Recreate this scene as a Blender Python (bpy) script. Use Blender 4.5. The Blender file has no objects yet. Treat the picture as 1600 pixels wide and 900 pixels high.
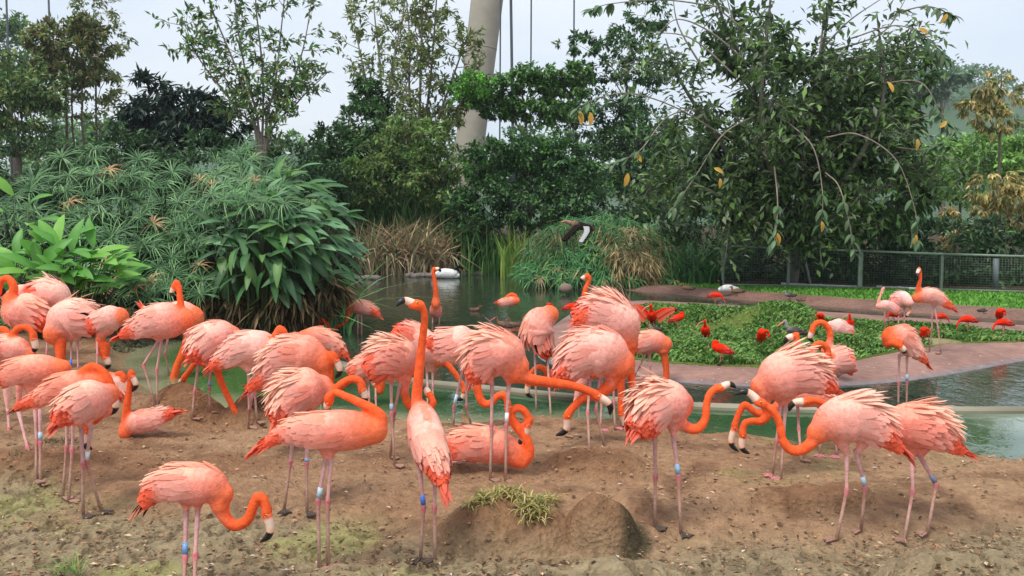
import bpy, bmesh, math, random
import numpy as np
from mathutils import Matrix, Vector
random.seed(7); RNG = np.random.default_rng(7)
C = bpy.context.scene.collection
SC = bpy.context.scene
# ---------------------------------------------------------------- camera
FPX, HORIZ, CAMH = 1400.0, 340.0, 1.68          # focal length in photo pixels, horizon row, eye height
TILT = math.atan((450-HORIZ)/FPX)
cam = bpy.data.cameras.new('camera'); co = bpy.data.objects.new('camera', cam); C.objects.link(co)
cam.sensor_width = 36; cam.lens = 36*FPX/1600; cam.clip_start = .05; cam.clip_end = 6000
co.location = (0, 0, CAMH); co.rotation_euler = (math.pi/2-TILT, 0, 0); SC.camera = co
# ---------------------------------------------------------------- world, sun, exposure
SUN_EL, SUN_AZ = math.radians(62), math.radians(215)   # high, a little behind the camera on the left
W = bpy.data.worlds.new('World'); SC.world = W; W.use_nodes = True
nt = W.node_tree; nt.nodes.clear()
def N(nt, t, **kw):
    n = nt.nodes.new(t)
    for k, v in kw.items():
        if k.startswith('_'): setattr(n, k[1:], v)
        else:
            key = int(k[1:]) if (k[0] == 'i' and k[1:].isdigit()) else k.replace('__', ' ')
            n.inputs[key].default_value = v
    return n
sky = N(nt, 'ShaderNodeTexSky', _sky_type='NISHITA', _sun_disc=False, _sun_elevation=SUN_EL, _sun_rotation=SUN_AZ)
tc = N(nt, 'ShaderNodeTexCoord')
mp = N(nt, 'ShaderNodeMapping', Scale=(1.0, 1.0, 2.6))
ns = N(nt, 'ShaderNodeTexNoise', Scale=2.6, Detail=6.0, Roughness=.55)
rp = N(nt, 'ShaderNodeValToRGB'); rp.color_ramp.elements[0].position = .36; rp.color_ramp.elements[1].position = .62
rp.color_ramp.elements[0].color = (.50,.50,.50,1); rp.color_ramp.elements[1].color = (1,1,1,1)
cl = N(nt, 'ShaderNodeMixRGB', Color1=(5.3,6.5,8.1,1), Color2=(8.3,8.7,9.1,1))
mx = N(nt, 'ShaderNodeMixRGB', Fac=.82)
bg = N(nt, 'ShaderNodeBackground', Strength=.1); ow = N(nt, 'ShaderNodeOutputWorld')
L = nt.links.new
L(tc.outputs['Generated'], mp.inputs[0]); L(mp.outputs[0], ns.inputs['Vector']); L(ns.outputs[0], rp.inputs[0])
L(rp.outputs[0], cl.inputs[0]); L(sky.outputs[0], mx.inputs[1]); L(cl.outputs[0], mx.inputs[2]); L(mx.outputs[0], bg.inputs[0]); L(bg.outputs[0], ow.inputs[0])
sun = bpy.data.lights.new('sun', 'SUN'); so = bpy.data.objects.new('sun', sun); C.objects.link(so)
sun.energy = 2.4; sun.angle = math.radians(22); sun.color = (1, .95, .88)
so.rotation_euler = (math.pi/2-SUN_EL, 0, math.pi-SUN_AZ)
SC.view_settings.view_transform = 'Standard'; SC.view_settings.look = 'None'; SC.view_settings.gamma = 1
SC.view_settings.exposure = 0.38
# ---------------------------------------------------------------- projection helpers
ct, st = math.cos(TILT), math.sin(TILT)
def ray(px, py):
    x = (px-800)/FPX; u = (450-py)/FPX
    return np.array((x, ct+u*st, -st+u*ct))
def at(px, py, Y):                                # the point of the photo's ray at distance Y
    d = ray(px, py); return np.array((0, 0, CAMH)) + d*(Y/d[1])
def gnd(px, py, z=0.0):
    d = ray(px, py); return np.array((0, 0, CAMH)) + d*((z-CAMH)/d[2])
def lin(r, g, b):
    f = lambda c: (c/255/12.92 if c <= 10 else ((c/255+.055)/1.055)**2.4)
    return np.array((f(r), f(g), f(b)))
def norm(v):
    v = np.asarray(v, float); n = np.linalg.norm(v, axis=-1, keepdims=True); return v/np.maximum(n, 1e-9)
def sstep(a, b, x):
    t = np.clip((x-a)/(b-a), 0, 1); return t*t*(3-2*t)
def catmull(P, n):
    P = np.asarray(P, float)
    if len(P) == 2: P = np.array([P[0], (P[0]+P[1])/2, P[1]])
    Q = np.vstack([2*P[0]-P[1], P, 2*P[-1]-P[-2]])
    t = np.linspace(0, len(P)-1-1e-6, n); i = t.astype(int); f = (t-i)[:, None]
    a, b, c, d = Q[i], Q[i+1], Q[i+2], Q[i+3]
    return .5*(2*b+(c-a)*f+(2*a-5*b+4*c-d)*f**2+(3*b-a-3*c+d)*f**3)
# ---------------------------------------------------------------- value noise
_tab = RNG.random((64, 64, 64))
def vnoise(x, y, z=0.0):
    x = np.asarray(x, float); y = np.asarray(y, float); z = np.asarray(z, float)+0*x
    xi, yi, zi = np.floor(x).astype(int), np.floor(y).astype(int), np.floor(z).astype(int)
    fx, fy, fz = x-xi, y-yi, z-zi
    fx, fy, fz = fx*fx*(3-2*fx), fy*fy*(3-2*fy), fz*fz*(3-2*fz)
    g = lambda a, b, c: _tab[(xi+a) % 64, (yi+b) % 64, (zi+c) % 64]
    l = lambda a, b, t: a+(b-a)*t
    return l(l(l(g(0,0,0), g(1,0,0), fx), l(g(0,1,0), g(1,1,0), fx), fy), l(l(g(0,0,1), g(1,0,1), fx), l(g(0,1,1), g(1,1,1), fx), fy), fz)-.5
def fbm(x, y, o=4):
    s = 0; a = 1
    for k in range(o): s = s+a*vnoise(x*2**k+k*7.3, y*2**k+k*3.1, k*.5); a *= .5
    return s
# ---------------------------------------------------------------- mesh builder
class MB:
    def __init__(s): s.v = []; s.f = []; s.c = []; s.n = 0; s.m = []
    def add(s, v, f, c, m=0):
        v = np.asarray(v, float).reshape(-1, 3); f = np.asarray(f, int)
        c = np.asarray(c, float)
        if c.ndim == 1: c = np.tile(c, (len(v), 1))
        s.v.append(v); s.c.append(c[:, :3]); s.f.append(f+s.n); s.m.append(np.full(len(f), m)); s.n += len(v)
    def build(s, name, mats, parent=None, loc=None, smooth=True):
        me = bpy.data.meshes.new(name)
        o = bpy.data.objects.new(name, me); C.objects.link(o)
        if not isinstance(mats, (list, tuple)): mats = [mats]
        for m in mats: me.materials.append(m)
        if s.n:
            v = np.vstack(s.v); c = np.vstack(s.c)
            org = np.zeros(3) if parent is None and loc is None else (np.array(loc) if loc is not None else np.array(WORLD.get(parent.name, (0, 0, 0))))
            v = v-org
            fl = [f for f in s.f if len(f)]
            loops = np.concatenate([f.ravel() for f in fl]); tot = np.concatenate([np.full(len(f), f.shape[1]) for f in fl])
            me.vertices.add(len(v)); me.vertices.foreach_set('co', v.ravel())
            me.loops.add(len(loops)); me.loops.foreach_set('vertex_index', loops)
            me.polygons.add(len(tot)); me.polygons.foreach_set('loop_start', np.concatenate([[0], np.cumsum(tot)[:-1]])); me.polygons.foreach_set('loop_total', tot)
            me.polygons.foreach_set('use_smooth', np.full(len(tot), smooth))
            me.polygons.foreach_set('material_index', np.concatenate([m for m, f in zip(s.m, s.f) if len(f)]).astype(np.int32))
            a = me.color_attributes.new('Col', 'FLOAT_COLOR', 'POINT')
            a.data.foreach_set('color', np.hstack([c, np.ones((len(c), 1))]).ravel())
            me.update(calc_edges=True)
        if loc is not None: o.location = loc; WORLD[o.name] = np.array(loc)
        if parent is not None: o.parent = parent
        return o
WORLD = {}
def thing(name, label, cat, loc=(0, 0, 0), group=None, kind=None):
    o = bpy.data.objects.new(name, None); C.objects.link(o); o.location = loc; o.empty_display_size = .1
    WORLD[o.name] = np.array(loc, float); tag(o, label, cat, group, kind); return o
def tag(o, label=None, cat=None, group=None, kind=None):
    if label: o['label'] = label
    if cat: o['category'] = cat
    if group: o['group'] = group
    if kind: o['kind'] = kind
    return o
def tube(P, R, n=6, cap=True):
    P = np.asarray(P, float); R = np.broadcast_to(np.asarray(R, float), (len(P),))
    T = norm(np.gradient(P, axis=0)); ref = np.array((.31, .87, .13)) if abs(T[0] @ norm((.31,.87,.13))) < .9 else np.array((1., 0, 0))
    S = norm(np.cross(T, ref)); U = np.cross(S, T)
    a = np.linspace(0, 2*np.pi, n, endpoint=False)
    V = P[:, None]+R[:, None, None]*(np.cos(a)[None, :, None]*S[:, None]+np.sin(a)[None, :, None]*U[:, None])
    k = len(P); i = np.arange(k-1)[:, None]*n; j = np.arange(n)[None]; j2 = (j+1) % n
    F = np.stack([i+j, i+j2, i+n+j2, i+n+j], -1).reshape(-1, 4)
    V = V.reshape(-1, 3)
    if cap:
        V = np.vstack([V, P[0], P[-1]]); b = k*n
        F = np.vstack([F]+[[[b, (q+1) % n, q, b]] for q in range(0)]) if False else F
        c0 = np.array([[b, (q+1) % n, q, q] for q in range(n)]); c1 = np.array([[b+1, (k-1)*n+q, (k-1)*n+(q+1) % n, (k-1)*n+(q+1) % n] for q in range(n)])
        return V, F, np.vstack([c0[:, :3], c1[:, :3]])
    return V, F, np.zeros((0, 3), int)
def addtube(mb, P, R, col, n=6, m=0):
    V, F, Tt = tube(P, R, n); c = np.asarray(col, float)
    if c.ndim == 2: c = np.vstack([np.repeat(c, n, 0), c[0], c[-1]])
    mb.add(V, F, c, m); mb.f.append(Tt+mb.n-len(V)); mb.v.append(np.zeros((0, 3))); mb.c.append(np.zeros((0, 3))); mb.m.append(np.full(len(Tt), m))
def box(mb, c, h, col, R=None, m=0):
    s = np.array([[x, y, z] for x in (-1, 1) for y in (-1, 1) for z in (-1, 1)])*np.asarray(h)
    if R is not None: s = s @ np.asarray(R).T
    mb.add(s+np.asarray(c), [[0,1,3,2],[4,6,7,5],[0,4,5,1],[2,3,7,6],[0,2,6,4],[1,5,7,3]], col, m)
# ---------------------------------------------------------------- materials
def newmat(name):
    m = bpy.data.materials.new(name); m.use_nodes = True; nt = m.node_tree; nt.nodes.clear()
    return m, nt, nt.links.new
def colmat(name, rough=.6, spec=.3, trans=0.0, nscale=30.0, namt=.25, bump=0.0, bscale=60.0, sub=0.0, tint=(1,1,1), nmap=(1,1,1), gain=1.0):
    m, nt, L = newmat(name)
    at_ = N(nt, 'ShaderNodeAttribute', _attribute_name='Col'); tcn = N(nt, 'ShaderNodeTexCoord'); mpn = N(nt, 'ShaderNodeMapping', Scale=nmap)
    no = N(nt, 'ShaderNodeTexNoise', Scale=nscale, Detail=4.0); L(tcn.outputs['Object'], mpn.inputs[0]); L(mpn.outputs[0], no.inputs['Vector'])
    mr = N(nt, 'ShaderNodeMapRange', i1=.25, i2=.75, i3=gain*(1-namt), i4=gain*(1+namt)); L(no.outputs[0], mr.inputs[0])
    mu = N(nt, 'ShaderNodeVectorMath', _operation='SCALE'); L(at_.outputs['Color'], mu.inputs[0]); L(mr.outputs[0], mu.inputs['Scale'])
    p = N(nt, 'ShaderNodeBsdfPrincipled', Roughness=rough); p.inputs['Specular IOR Level'].default_value = spec
    L(mu.outputs[0], p.inputs['Base Color']); out = N(nt, 'ShaderNodeOutputMaterial')
    if bump:
        b = N(nt, 'ShaderNodeBump', Strength=bump, Distance=.01); n2 = N(nt, 'ShaderNodeTexNoise', Scale=bscale, Detail=5.0)
        L(tcn.outputs['Object'], n2.inputs['Vector']); L(n2.outputs[0], b.inputs['Height']); L(b.outputs[0], p.inputs['Normal'])
    if trans:
        t = N(nt, 'ShaderNodeBsdfTranslucent'); L(mu.outputs[0], t.inputs[0]); x = N(nt, 'ShaderNodeMixShader', Fac=trans)
        L(p.outputs[0], x.inputs[1]); L(t.outputs[0], x.inputs[2]); L(x.outputs[0], out.inputs[0])
    else: L(p.outputs[0], out.inputs[0])
    return m
M_leaf = colmat('leaf_green', .45, .4, .32, 3.0, .2, gain=1.42)
M_bark = colmat('bark', .9, .1, 0, 9.0, .35, .6, 30, nmap=(1,1,.3))
M_plume = colmat('plumage', .85, .06, .25, 70.0, .12)
M_skin = colmat('bird_skin', .92, .05, 0, 45.0, .20, .5, 140)
M_bill = colmat('bill_horn', .35, .5, 0, 60.0, .05)
M_band = colmat('plastic_band', .4, .5, 0, 500.0, .5, nmap=(.2,.2,1))
M_conc = colmat('concrete', .85, .2, 0, 1.2, .12, .3, 12)
M_metal = colmat('painted_metal', .5, .4, 0, 12.0, .12)
M_white = colmat('white_plastic', .45, .4, 0, 8.0, .1)
M_wood = colmat('dead_wood', .9, .1, 0, 14.0, .3, .5, 40)
M_dry = colmat('dry_blades', .8, .15, .1, 4.0, .25)
# ================================================================ SETTING: ground, water, island, kerb
WZ = -.06
def poly(pts, z=WZ): return np.array([gnd(x, y, z)[:2] for x, y in pts])
SHORE = [(2300,748),(1700,738),(1600,728),(1530,722),(1480,712),(1400,707),(1250,698),(1140,686),(1085,686),(1000,664),(900,662),(830,660),(740,668),(640,664),(560,652),(480,652),(420,668),(360,664),(300,640),(235,618),(196,592),(186,562),(205,543),(260,530),(340,523),(430,522),(490,516),(530,500),(548,470),(545,440),(552,428),(620,424),(700,420),(780,424),(840,436),(900,446),(950,450),(1000,456),(1100,464),(1262,477),(1400,487),(1600,501),(1800,514),(2300,548)]
WPOLY = poly(SHORE)
def sdf(poly_, x, y):
    """signed distance, positive outside the polygon"""
    x = np.asarray(x, float); y = np.asarray(y, float); d = np.full(x.shape, 1e9); ins = np.zeros(x.shape, bool)
    n = len(poly_)
    for i in range(n):
        ax, ay = poly_[i]; bx, by = poly_[(i+1) % n]; ex, ey = bx-ax, by-ay
        t = np.clip(((x-ax)*ex+(y-ay)*ey)/(ex*ex+ey*ey+1e-12), 0, 1)
        d = np.minimum(d, (x-ax-t*ex)**2+(y-ay-t*ey)**2)
        c = ((ay > y) != (by > y)); 
        with np.errstate(divide='ignore', invalid='ignore'):
            ins ^= c & (x < (bx-ax)*(y-ay)/(by-ay+1e-12)+ax)
    d = np.sqrt(d); return np.where(ins, -d, d)
# mounds: pixel of the base centre, radius x, radius y (m), height, flatness power
MOUNDS = [(288,662,.44,.34,.33,1.7),(408,664,.36,.34,.28,1.7),(230,690,.50,.35,.06,2),(795,838,.40,.30,.20,2.2),(940,850,.21,.19,.24,3.6),
          (935,742,.42,.40,.13,2.4),(1268,804,.37,.13,.15,6),(1530,752,.28,.25,.07,2.4),(1500,905,.42,.3,.11,2.6),(765,742,.50,.40,.10,2.4),
          (70,735,.55,.45,.10,3),(1420,790,.6,.4,.03,2),(620,770,.7,.5,.05,2),(980,800,.3,.3,.10,2.4),(980,893,.30,.12,.06,2.6),(1120,760,.6,.4,.03,2),(330,740,.6,.35,.07,2),(505,905,.3,.18,.05,2.6)]
MW = [(gnd(a, b)[0], gnd(a, b)[1], rx, ry, h, p) for a, b, rx, ry, h, p in MOUNDS]
STEP = poly([(-900,790),(0,742),(90,752),(160,782),(240,800),(330,806),(450,806),(600,812),(700,850),(860,862),(1010,868),(1060,846),(1180,842),(1300,850),(1420,838),(1600,812),(2400,780),(2400,500),(-900,500)], 0)
def land(x, y):
    s = sdf(STEP, x, y)
    z = .055*sstep(.10, -.22, s)
    for mx_, my_, rx, ry, h, p in MW:
        r = np.sqrt(((x-mx_)/rx)**2+((y-my_)/ry)**2)**(1+.22*vnoise(x*3.1+mx_*5, y*3.1))
        b = h*np.clip(1-r**p, 0, 1)**.8*(1+.18*vnoise(x*7+3, y*7)); z = np.maximum(z, b)+.25*np.minimum(z, b)
    return z
def hlow(x, y):
    x = np.asarray(x, float); y = np.asarray(y, float)
    d = sdf(WPOLY, x, y)
    near = 1-sstep(11.5, 13.5, y)
    lawn = (1-near)*sstep(.0, 1.2, x)
    lvl = near*land(x, y)+(1-near)*(.06+.0*x)
    top = WZ+(lvl-WZ)*sstep(0, .28+.25*lawn, d)
    bed = WZ-.45*sstep(0, 1.0, -d)
    und = .03*vnoise(x*1.3, y*1.3)*near*sstep(.2, .8, d)
    return np.where(d > 0, top+und, bed)
def hit(px, py, dz=0.0):
    d = ray(px, py); t = np.geomspace(2.0, 45, 1400); P = np.array((0, 0, CAMH))+d[None]*t[:, None]
    g = P[:, 2] < np.maximum(hlow(P[:, 0], P[:, 1]), -.10)+dz
    return P[int(np.argmax(g))] if g.any() else P[-1]
def build_ground():
    u = np.concatenate([[-60, -9, -3, -1.6], np.linspace(-1.05, -.62, 40), np.linspace(-.615, .615, 700), np.linspace(.62, 1.05, 40), [1.6, 3, 9, 60]])
    yy = np.concatenate([[.6, 1.5, 2.2], np.geomspace(2.6, 7.5, 470), np.geomspace(7.54, 42, 230), [50, 65, 90, 130, 200, 320, 600, 1200, 3000]])
    U, Y = np.meshgrid(u, yy); X = U*Y
    far = Y > 42
    Z = hlow(X, Y); d = sdf(WPOLY, X, Y)
    nearm = (1-sstep(11.5, 13.5, Y))*sstep(-.05, .25, d)
    # crusted, trodden mud: real relief
    lumps = np.abs(vnoise(X*11, Y*11, 3))+.6*np.abs(vnoise(X*23, Y*23, 9))+.35*vnoise(X*47, Y*47, 2)
    flat = sstep(.30, -.1, -sdf(STEP, X, Y)+.15)             # trodden low ground in front
    Z = Z+nearm*(.026*fbm(X*3, Y*3, 3)+(.012+.012*flat)*(lumps-.4)+.014*fbm(X*12, Y*12, 3))
    hm = sstep(.02, .12, land(X, Y))*nearm; Z = Z+hm*(.045*fbm(X*5.5+2, Y*5.5, 3)+.02*fbm(X*17, Y*17, 2)); hmk = sstep(.15, .5, fbm(X*9, Y*9, 3))*hm
    prints = sstep(.10, .24, vnoise(X*19+5, Y*13, 5)+.5*vnoise(X*41, Y*33, 6))*nearm*np.maximum(flat, .3*sstep(-.1, .3, fbm(X*1.7, Y*1.7, 2))); Z -= .020*prints
    # ---- colours
    sand = lin(154,117,87); pale = lin(174,142,110); dark = lin(116,84,62); mud = lin(154,140,110); algae = lin(158,158,96); soil = lin(70,55,40)
    a = sstep(-.25, .3, fbm(X*1.1+9, Y*1.1, 4))[..., None]; b = sstep(.05, .45, fbm(X*4+2, Y*4, 4))[..., None]
    col = sand*(1-a)+pale*a*.6+sand*a*.4
    col = col*(1-b*.7)+dark*b*.7
    fl = (flat*sstep(-.75, -.1, fbm(X*1.6+4, Y*1.6, 3)))[..., None]
    col = col*(1-fl*.85)+mud*fl*.85
    al = flat*sstep(.05, .40, fbm(X*2.2+31, Y*2.2+7, 4)+.16-.7*np.clip(X+.6, 0, 3))
    al = np.maximum(al, .55*sstep(.10, .4, fbm(X*2+11, Y*2, 4))*sstep(.8, 1.4, X)*sstep(5.0, 5.8, Y))[..., None]
    col = col*(1-al*.6)+algae*al*.6
    col = col*(1-prints[..., None]*.30)  # trodden prints darker in their hollows
    sh = sstep(.35, .02, d)[..., None]; wet = lin(120,110,80)
    col = col*(1-sh*.6)+wet*sh*.6
    for k in (0, 1, 3, 4, 5, 6, 10, 16):                                  # redder dry earth on the mounds
        mx_, my_, rx, ry, h, p = MW[k]; r = np.sqrt(((X-mx_)/rx)**2+((Y-my_)/ry)**2); w = (sstep(1.2, .5, r)*.6)[..., None]
        col = col*(1-w)+lin(128,88,60)*w
    mx_, my_, rx, ry, h, p = MW[4]                            # moss on the right flank of the steep mound
    w = (sstep(.06, .14, X-mx_+.05*vnoise(X*20, Y*20))*sstep(.30, .22, np.hypot(X-mx_, Y-my_)))[..., None]; col = col*(1-w*.85)+lin(48,52,34)*w*.85
    far_ = (sstep(11.5, 13.5, Y))[..., None]; lm = (sstep(11.5, 13.5, Y)*sstep(.5, 1.6, X)*sstep(.5, .2, Y-(21.3-(X-5)*.36)))[..., None]
    col = col*(1-far_)+soil*far_
    grass = lin(112,160,66)*(1+.35*fbm(X*2, Y*2, 3))[..., None]
    rim = lin(138,106,94)*(1+.4*fbm(X*3, Y*5, 4))[..., None]
    rw = sstep(.95, .80, d+.1*vnoise(X*2, Y*2))[..., None]
    col = col*(1-lm)+(grass*(1-rw)+rim*rw)*lm
    bank = sstep(.7, .2, d)[..., None]*far_*(1-lm); col = col*(1-bank*.5)+lin(92,82,66)*bank*.5
    n, m = U.shape; i = np.arange(n-1)[:, None]*m; j = np.arange(m-1)[None]
    F = np.stack([i+j, i+j+1, i+m+j+1, i+m+j], -1).reshape(-1, 4)
    mb = MB(); mb.add(np.stack([X, Y, Z], -1), F, np.clip(col.reshape(-1, 3), .004, .9))
    m_, nt, L = newmat('earth')
    at_ = N(nt, 'ShaderNodeAttribute', _attribute_name='Col'); t = N(nt, 'ShaderNodeTexCoord')
    n1 = N(nt, 'ShaderNodeTexNoise', Scale=16.0, Detail=8.0, Roughness=.7); n2 = N(nt, 'ShaderNodeTexVoronoi', Scale=42.0); n3 = N(nt, 'ShaderNodeTexNoise', Scale=120.0, Detail=3.0)
    for q in (n1, n2, n3): L(t.outputs['Object'], q.inputs['Vector'])
    r1 = N(nt, 'ShaderNodeMapRange', i1=.3, i2=.7, i3=.66, i4=1.28); L(n1.outputs[0], r1.inputs[0])
    r3 = N(nt, 'ShaderNodeMapRange', i1=.62, i2=.72, i3=0.0, i4=.45); L(n3.outputs[0], r3.inputs[0])
    s = N(nt, 'ShaderNodeVectorMath', _operation='SCALE'); L(at_.outputs['Color'], s.inputs[0]); L(r1.outputs[0], s.inputs['Scale'])
    mixp = N(nt, 'ShaderNodeMixRGB', Color2=(.42,.34,.27,1)); L(r3.outputs[0], mixp.inputs[0]); L(s.outputs[0], mixp.inputs[1])
    p = N(nt, 'ShaderNodeBsdfPrincipled', Roughness=.92); p.inputs['Specular IOR Level'].default_value = .18; L(mixp.outputs[0], p.inputs['Base Color'])
    ad = N(nt, 'ShaderNodeMath', _operation='ADD'); L(n1.outputs[0], ad.inputs[0])
    ms = N(nt, 'ShaderNodeMath', _operation='MULTIPLY', i1=.35); L(n2.outputs[0], ms.inputs[0]); L(ms.outputs[0], ad.inputs[1])
    b = N(nt, 'ShaderNodeBump', Strength=1.0, Distance=.035); L(ad.outputs[0], b.inputs['Height']); L(b.outputs[0], p.inputs['Normal'])
    o = N(nt, 'ShaderNodeOutputMaterial'); L(p.outputs[0], o.inputs[0])
    tag(mb.build('ground', m_), kind='structure')
build_ground()
# ---------------------------------------------------------------- island
ISL = [(868,506),(848,524),(834,545),(842,562),(880,577),(935,586),(1000,592),(1100,601),(1200,605),(1300,604),(1400,598),(1480,586),(1550,573),(1640,556),(1760,540),(2000,532),(2200,542),(2000,536),(1760,524),(1600,510),(1500,502),(1400,496),(1300,489),(1200,482),(1100,475),(1000,470),(945,474),(900,484)]
INN = [(930,500),(935,515),(960,535),(975,552),(990,560),(1020,565),(1050,567),(1100,570),(1200,573),(1290,568),(1350,558),(1410,547),(1480,536),(1550,534),(1640,532),(1760,530),(1990,534),(2150,541),(1960,535),(1740,528),(1600,521),(1500,513),(1400,506),(1300,499),(1200,488),(1100,480),(1020,475),(975,482)]
IO = poly(ISL); II = poly(INN, .04)
def isl_h(x, y):
    d = -sdf(IO, x, y); g = -sdf(II, x, y)
    z = WZ+.12*sstep(0, .5, d)
    for (a, b, r, h) in ((1215,500,.75,.28),(1110,500,.65,.20),(1150,575,.45,.14),(1060,545,.8,.10),(1235,545,.5,.08),(1335,545,.5,.15),(1440,540,.5,.06)):
        c = gnd(a, b, .05); z = z+h*np.clip(1-(((x-c[0])/r)**2+((y-c[1])/r)**2), 0, 1)*sstep(0, .3, g)
    return z
def build_island():
    def resamp(P, n=260):
        P = np.vstack([P, P[:1]]); s = np.r_[0, np.cumsum(np.hypot(*np.diff(P, axis=0).T))]; t = np.linspace(0, s[-1], n, endpoint=False)
        return np.stack([np.interp(t, s, P[:, 0]), np.interp(t, s, P[:, 1])], 1)
    n = 260; A = np.array(IO); B = np.array(II); k = len(A)
    Q = np.vstack([A, A[:1]]); R_ = np.vstack([B, B[:1]]); t = np.linspace(0, k, n, endpoint=False)
    P0 = np.stack([np.interp(t, range(k+1), Q[:, 0]), np.interp(t, range(k+1), Q[:, 1])], 1)
    P1 = np.stack([np.interp(t, range(k+1), R_[:, 0]), np.interp(t, range(k+1), R_[:, 1])], 1)
    for _ in range(6): P0 = (P0+np.roll(P0, 1, 0)+np.roll(P0, -1, 0))/3; P1 = (P1+np.roll(P1, 1, 0)+np.roll(P1, -1, 0))/3
    # rim: concrete apron
    rows = []; zz = []
    for f, z in ((-.25, -.30), (0, -.062), (.12, -.02), (.35, .015), (.65, .03), (1.0, .035), (1.1, -.02)):
        rows.append(P0+(P1-P0)*f); zz.append(np.full(n, z)+(.008*vnoise(P0[:, 0]*3, P0[:, 1]*3+f*3) if 0 < f < 1.05 else 0))
    V = np.stack([np.c_[r, z] for r, z in zip(rows, zz)]); m = n
    i = np.arange(len(rows)-1)[:, None]*m; j = np.arange(m)[None]; j2 = (j+1) % m
    F = np.stack([i+j, i+j2, i+m+j2, i+m+j], -1).reshape(-1, 4)
    mb = MB(); c = np.tile(lin(144,108,96), (len(V)*m, 1)); X = V.reshape(-1, 3)
    c *= (1+.5*fbm(X[:, 0]*2.5, X[:, 1]*6, 4))[:, None]
    w = sstep(-.035, -.055, X[:, 2])[:, None]; c = c*(1-w)+lin(120,116,120)*w
    mb.add(V, F, c)
    m_, nt, L = newmat('red_concrete')
    at_ = N(nt, 'ShaderNodeAttribute', _attribute_name='Col'); tt = N(nt, 'ShaderNodeTexCoord'); mpn = N(nt, 'ShaderNodeMapping', Scale=(1, 1.6, 1))
    n1 = N(nt, 'ShaderNodeTexNoise', Scale=9.0, Detail=8.0, Roughness=.65); n2 = N(nt, 'ShaderNodeTexNoise', Scale=14.0, Detail=2.0)
    L(tt.outputs['Object'], mpn.inputs[0]); L(mpn.outputs[0], n1.inputs['Vector']); L(mpn.outputs[0], n2.inputs['Vector'])
    r1 = N(nt, 'ShaderNodeMapRange', i1=.3, i2=.7, i3=.72, i4=1.2); L(n1.outputs[0], r1.inputs[0])
    r2 = N(nt, 'ShaderNodeMapRange', i1=.70, i2=.74, i3=0.0, i4=.85); L(n2.outputs[0], r2.inputs[0])
    s = N(nt, 'ShaderNodeVectorMath', _operation='SCALE'); L(at_.outputs['Color'], s.inputs[0]); L(r1.outputs[0], s.inputs['Scale'])
    mm = N(nt, 'ShaderNodeMixRGB', Color2=(.62,.58,.57,1)); L(r2.outputs[0], mm.inputs[0]); L(s.outputs[0], mm.inputs[1])
    p = N(nt, 'ShaderNodeBsdfPrincipled', Roughness=.8); L(mm.outputs[0], p.inputs['Base Color'])
    b = N(nt, 'ShaderNodeBump', Strength=.5, Distance=.02); L(n1.outputs[0], b.inputs['Height']); L(b.outputs[0], p.inputs['Normal'])
    o = N(nt, 'ShaderNodeOutputMaterial'); L(p.outputs[0], o.inputs[0])
    tag(mb.build('island_rim', m_), kind='structure')
    # soil bed under the grass
    x0, y0 = B.min(0)-.2; x1, y1 = B.max(0)+.2
    gx = np.linspace(x0, x1, 150); gy = np.linspace(y0, y1, 130); X, Y = np.meshgrid(gx, gy); g = -sdf(II, X, Y); Z = np.where(g > -.06, isl_h(X, Y)-.012, -.2)
    col = np.tile(lin(96,112,50), (X.size, 1)); bare = sstep(.1, .5, fbm(X*1.2+6, Y*1.2, 3)).ravel()[:, None]
    cb = gnd(1385, 532, .05); w = np.clip(1-(((X-cb[0])/1.0)**2+((Y-cb[1])/.5)**2), 0, 1).ravel()[:, None]; w = np.maximum(w**.5, 0)
    col = col*(1-w)+lin(176,158,124)*w
    n_, m2 = X.shape; i = np.arange(n_-1)[:, None]*m2; j = np.arange(m2-1)[None]; F = np.stack([i+j, i+j+1, i+m2+j+1, i+m2+j], -1).reshape(-1, 4)
    keep = (g.ravel()[F] > -.05).any(1); mb = MB(); mb.add(np.stack([X, Y, Z], -1), F[keep], col)
    tag(mb.build('island_soil', bpy.data.materials['earth']), kind='structure')
build_island()
# ---------------------------------------------------------------- water
KERB = [(420,548),(480,558),(530,570),(590,587),(650,598),(760,609),(900,623),(1000,630),(1100,637),(1250,641),(1400,643),(1600,643),(1900,640),(2300,634)]
KP = catmull([gnd(x, y, WZ)[:2].tolist()+[0] for x, y in KERB], 90)
def water_mat(name, base, rough, bscale, bstr, stretch, shore=None):
    m, nt, L = newmat(name); t = N(nt, 'ShaderNodeTexCoord'); mpn = N(nt, 'ShaderNodeMapping', Scale=stretch)
    a = N(nt, 'ShaderNodeTexNoise', Scale=bscale, Detail=3.0, Distortion=.6); c = N(nt, 'ShaderNodeTexNoise', Scale=bscale*.23, Detail=2.0)
    L(t.outputs['Object'], mpn.inputs[0]); L(mpn.outputs[0], a.inputs['Vector']); L(mpn.outputs[0], c.inputs['Vector'])
    mu = N(nt, 'ShaderNodeMath', _operation='MULTIPLY'); L(a.outputs[0], mu.inputs[0]); L(c.outputs[0], mu.inputs[1])
    b = N(nt, 'ShaderNodeBump', Strength=bstr, Distance=.05); L(mu.outputs[0], b.inputs['Height'])
    at_ = N(nt, 'ShaderNodeAttribute', _attribute_name='Col')
    p = N(nt, 'ShaderNodeBsdfPrincipled', Roughness=rough, IOR=1.45); L(at_.outputs['Color'], p.inputs['Base Color']); L(b.outputs[0], p.inputs['Normal'])
    o = N(nt, 'ShaderNodeOutputMaterial'); L(p.outputs[0], o.inputs[0]); return m
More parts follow.
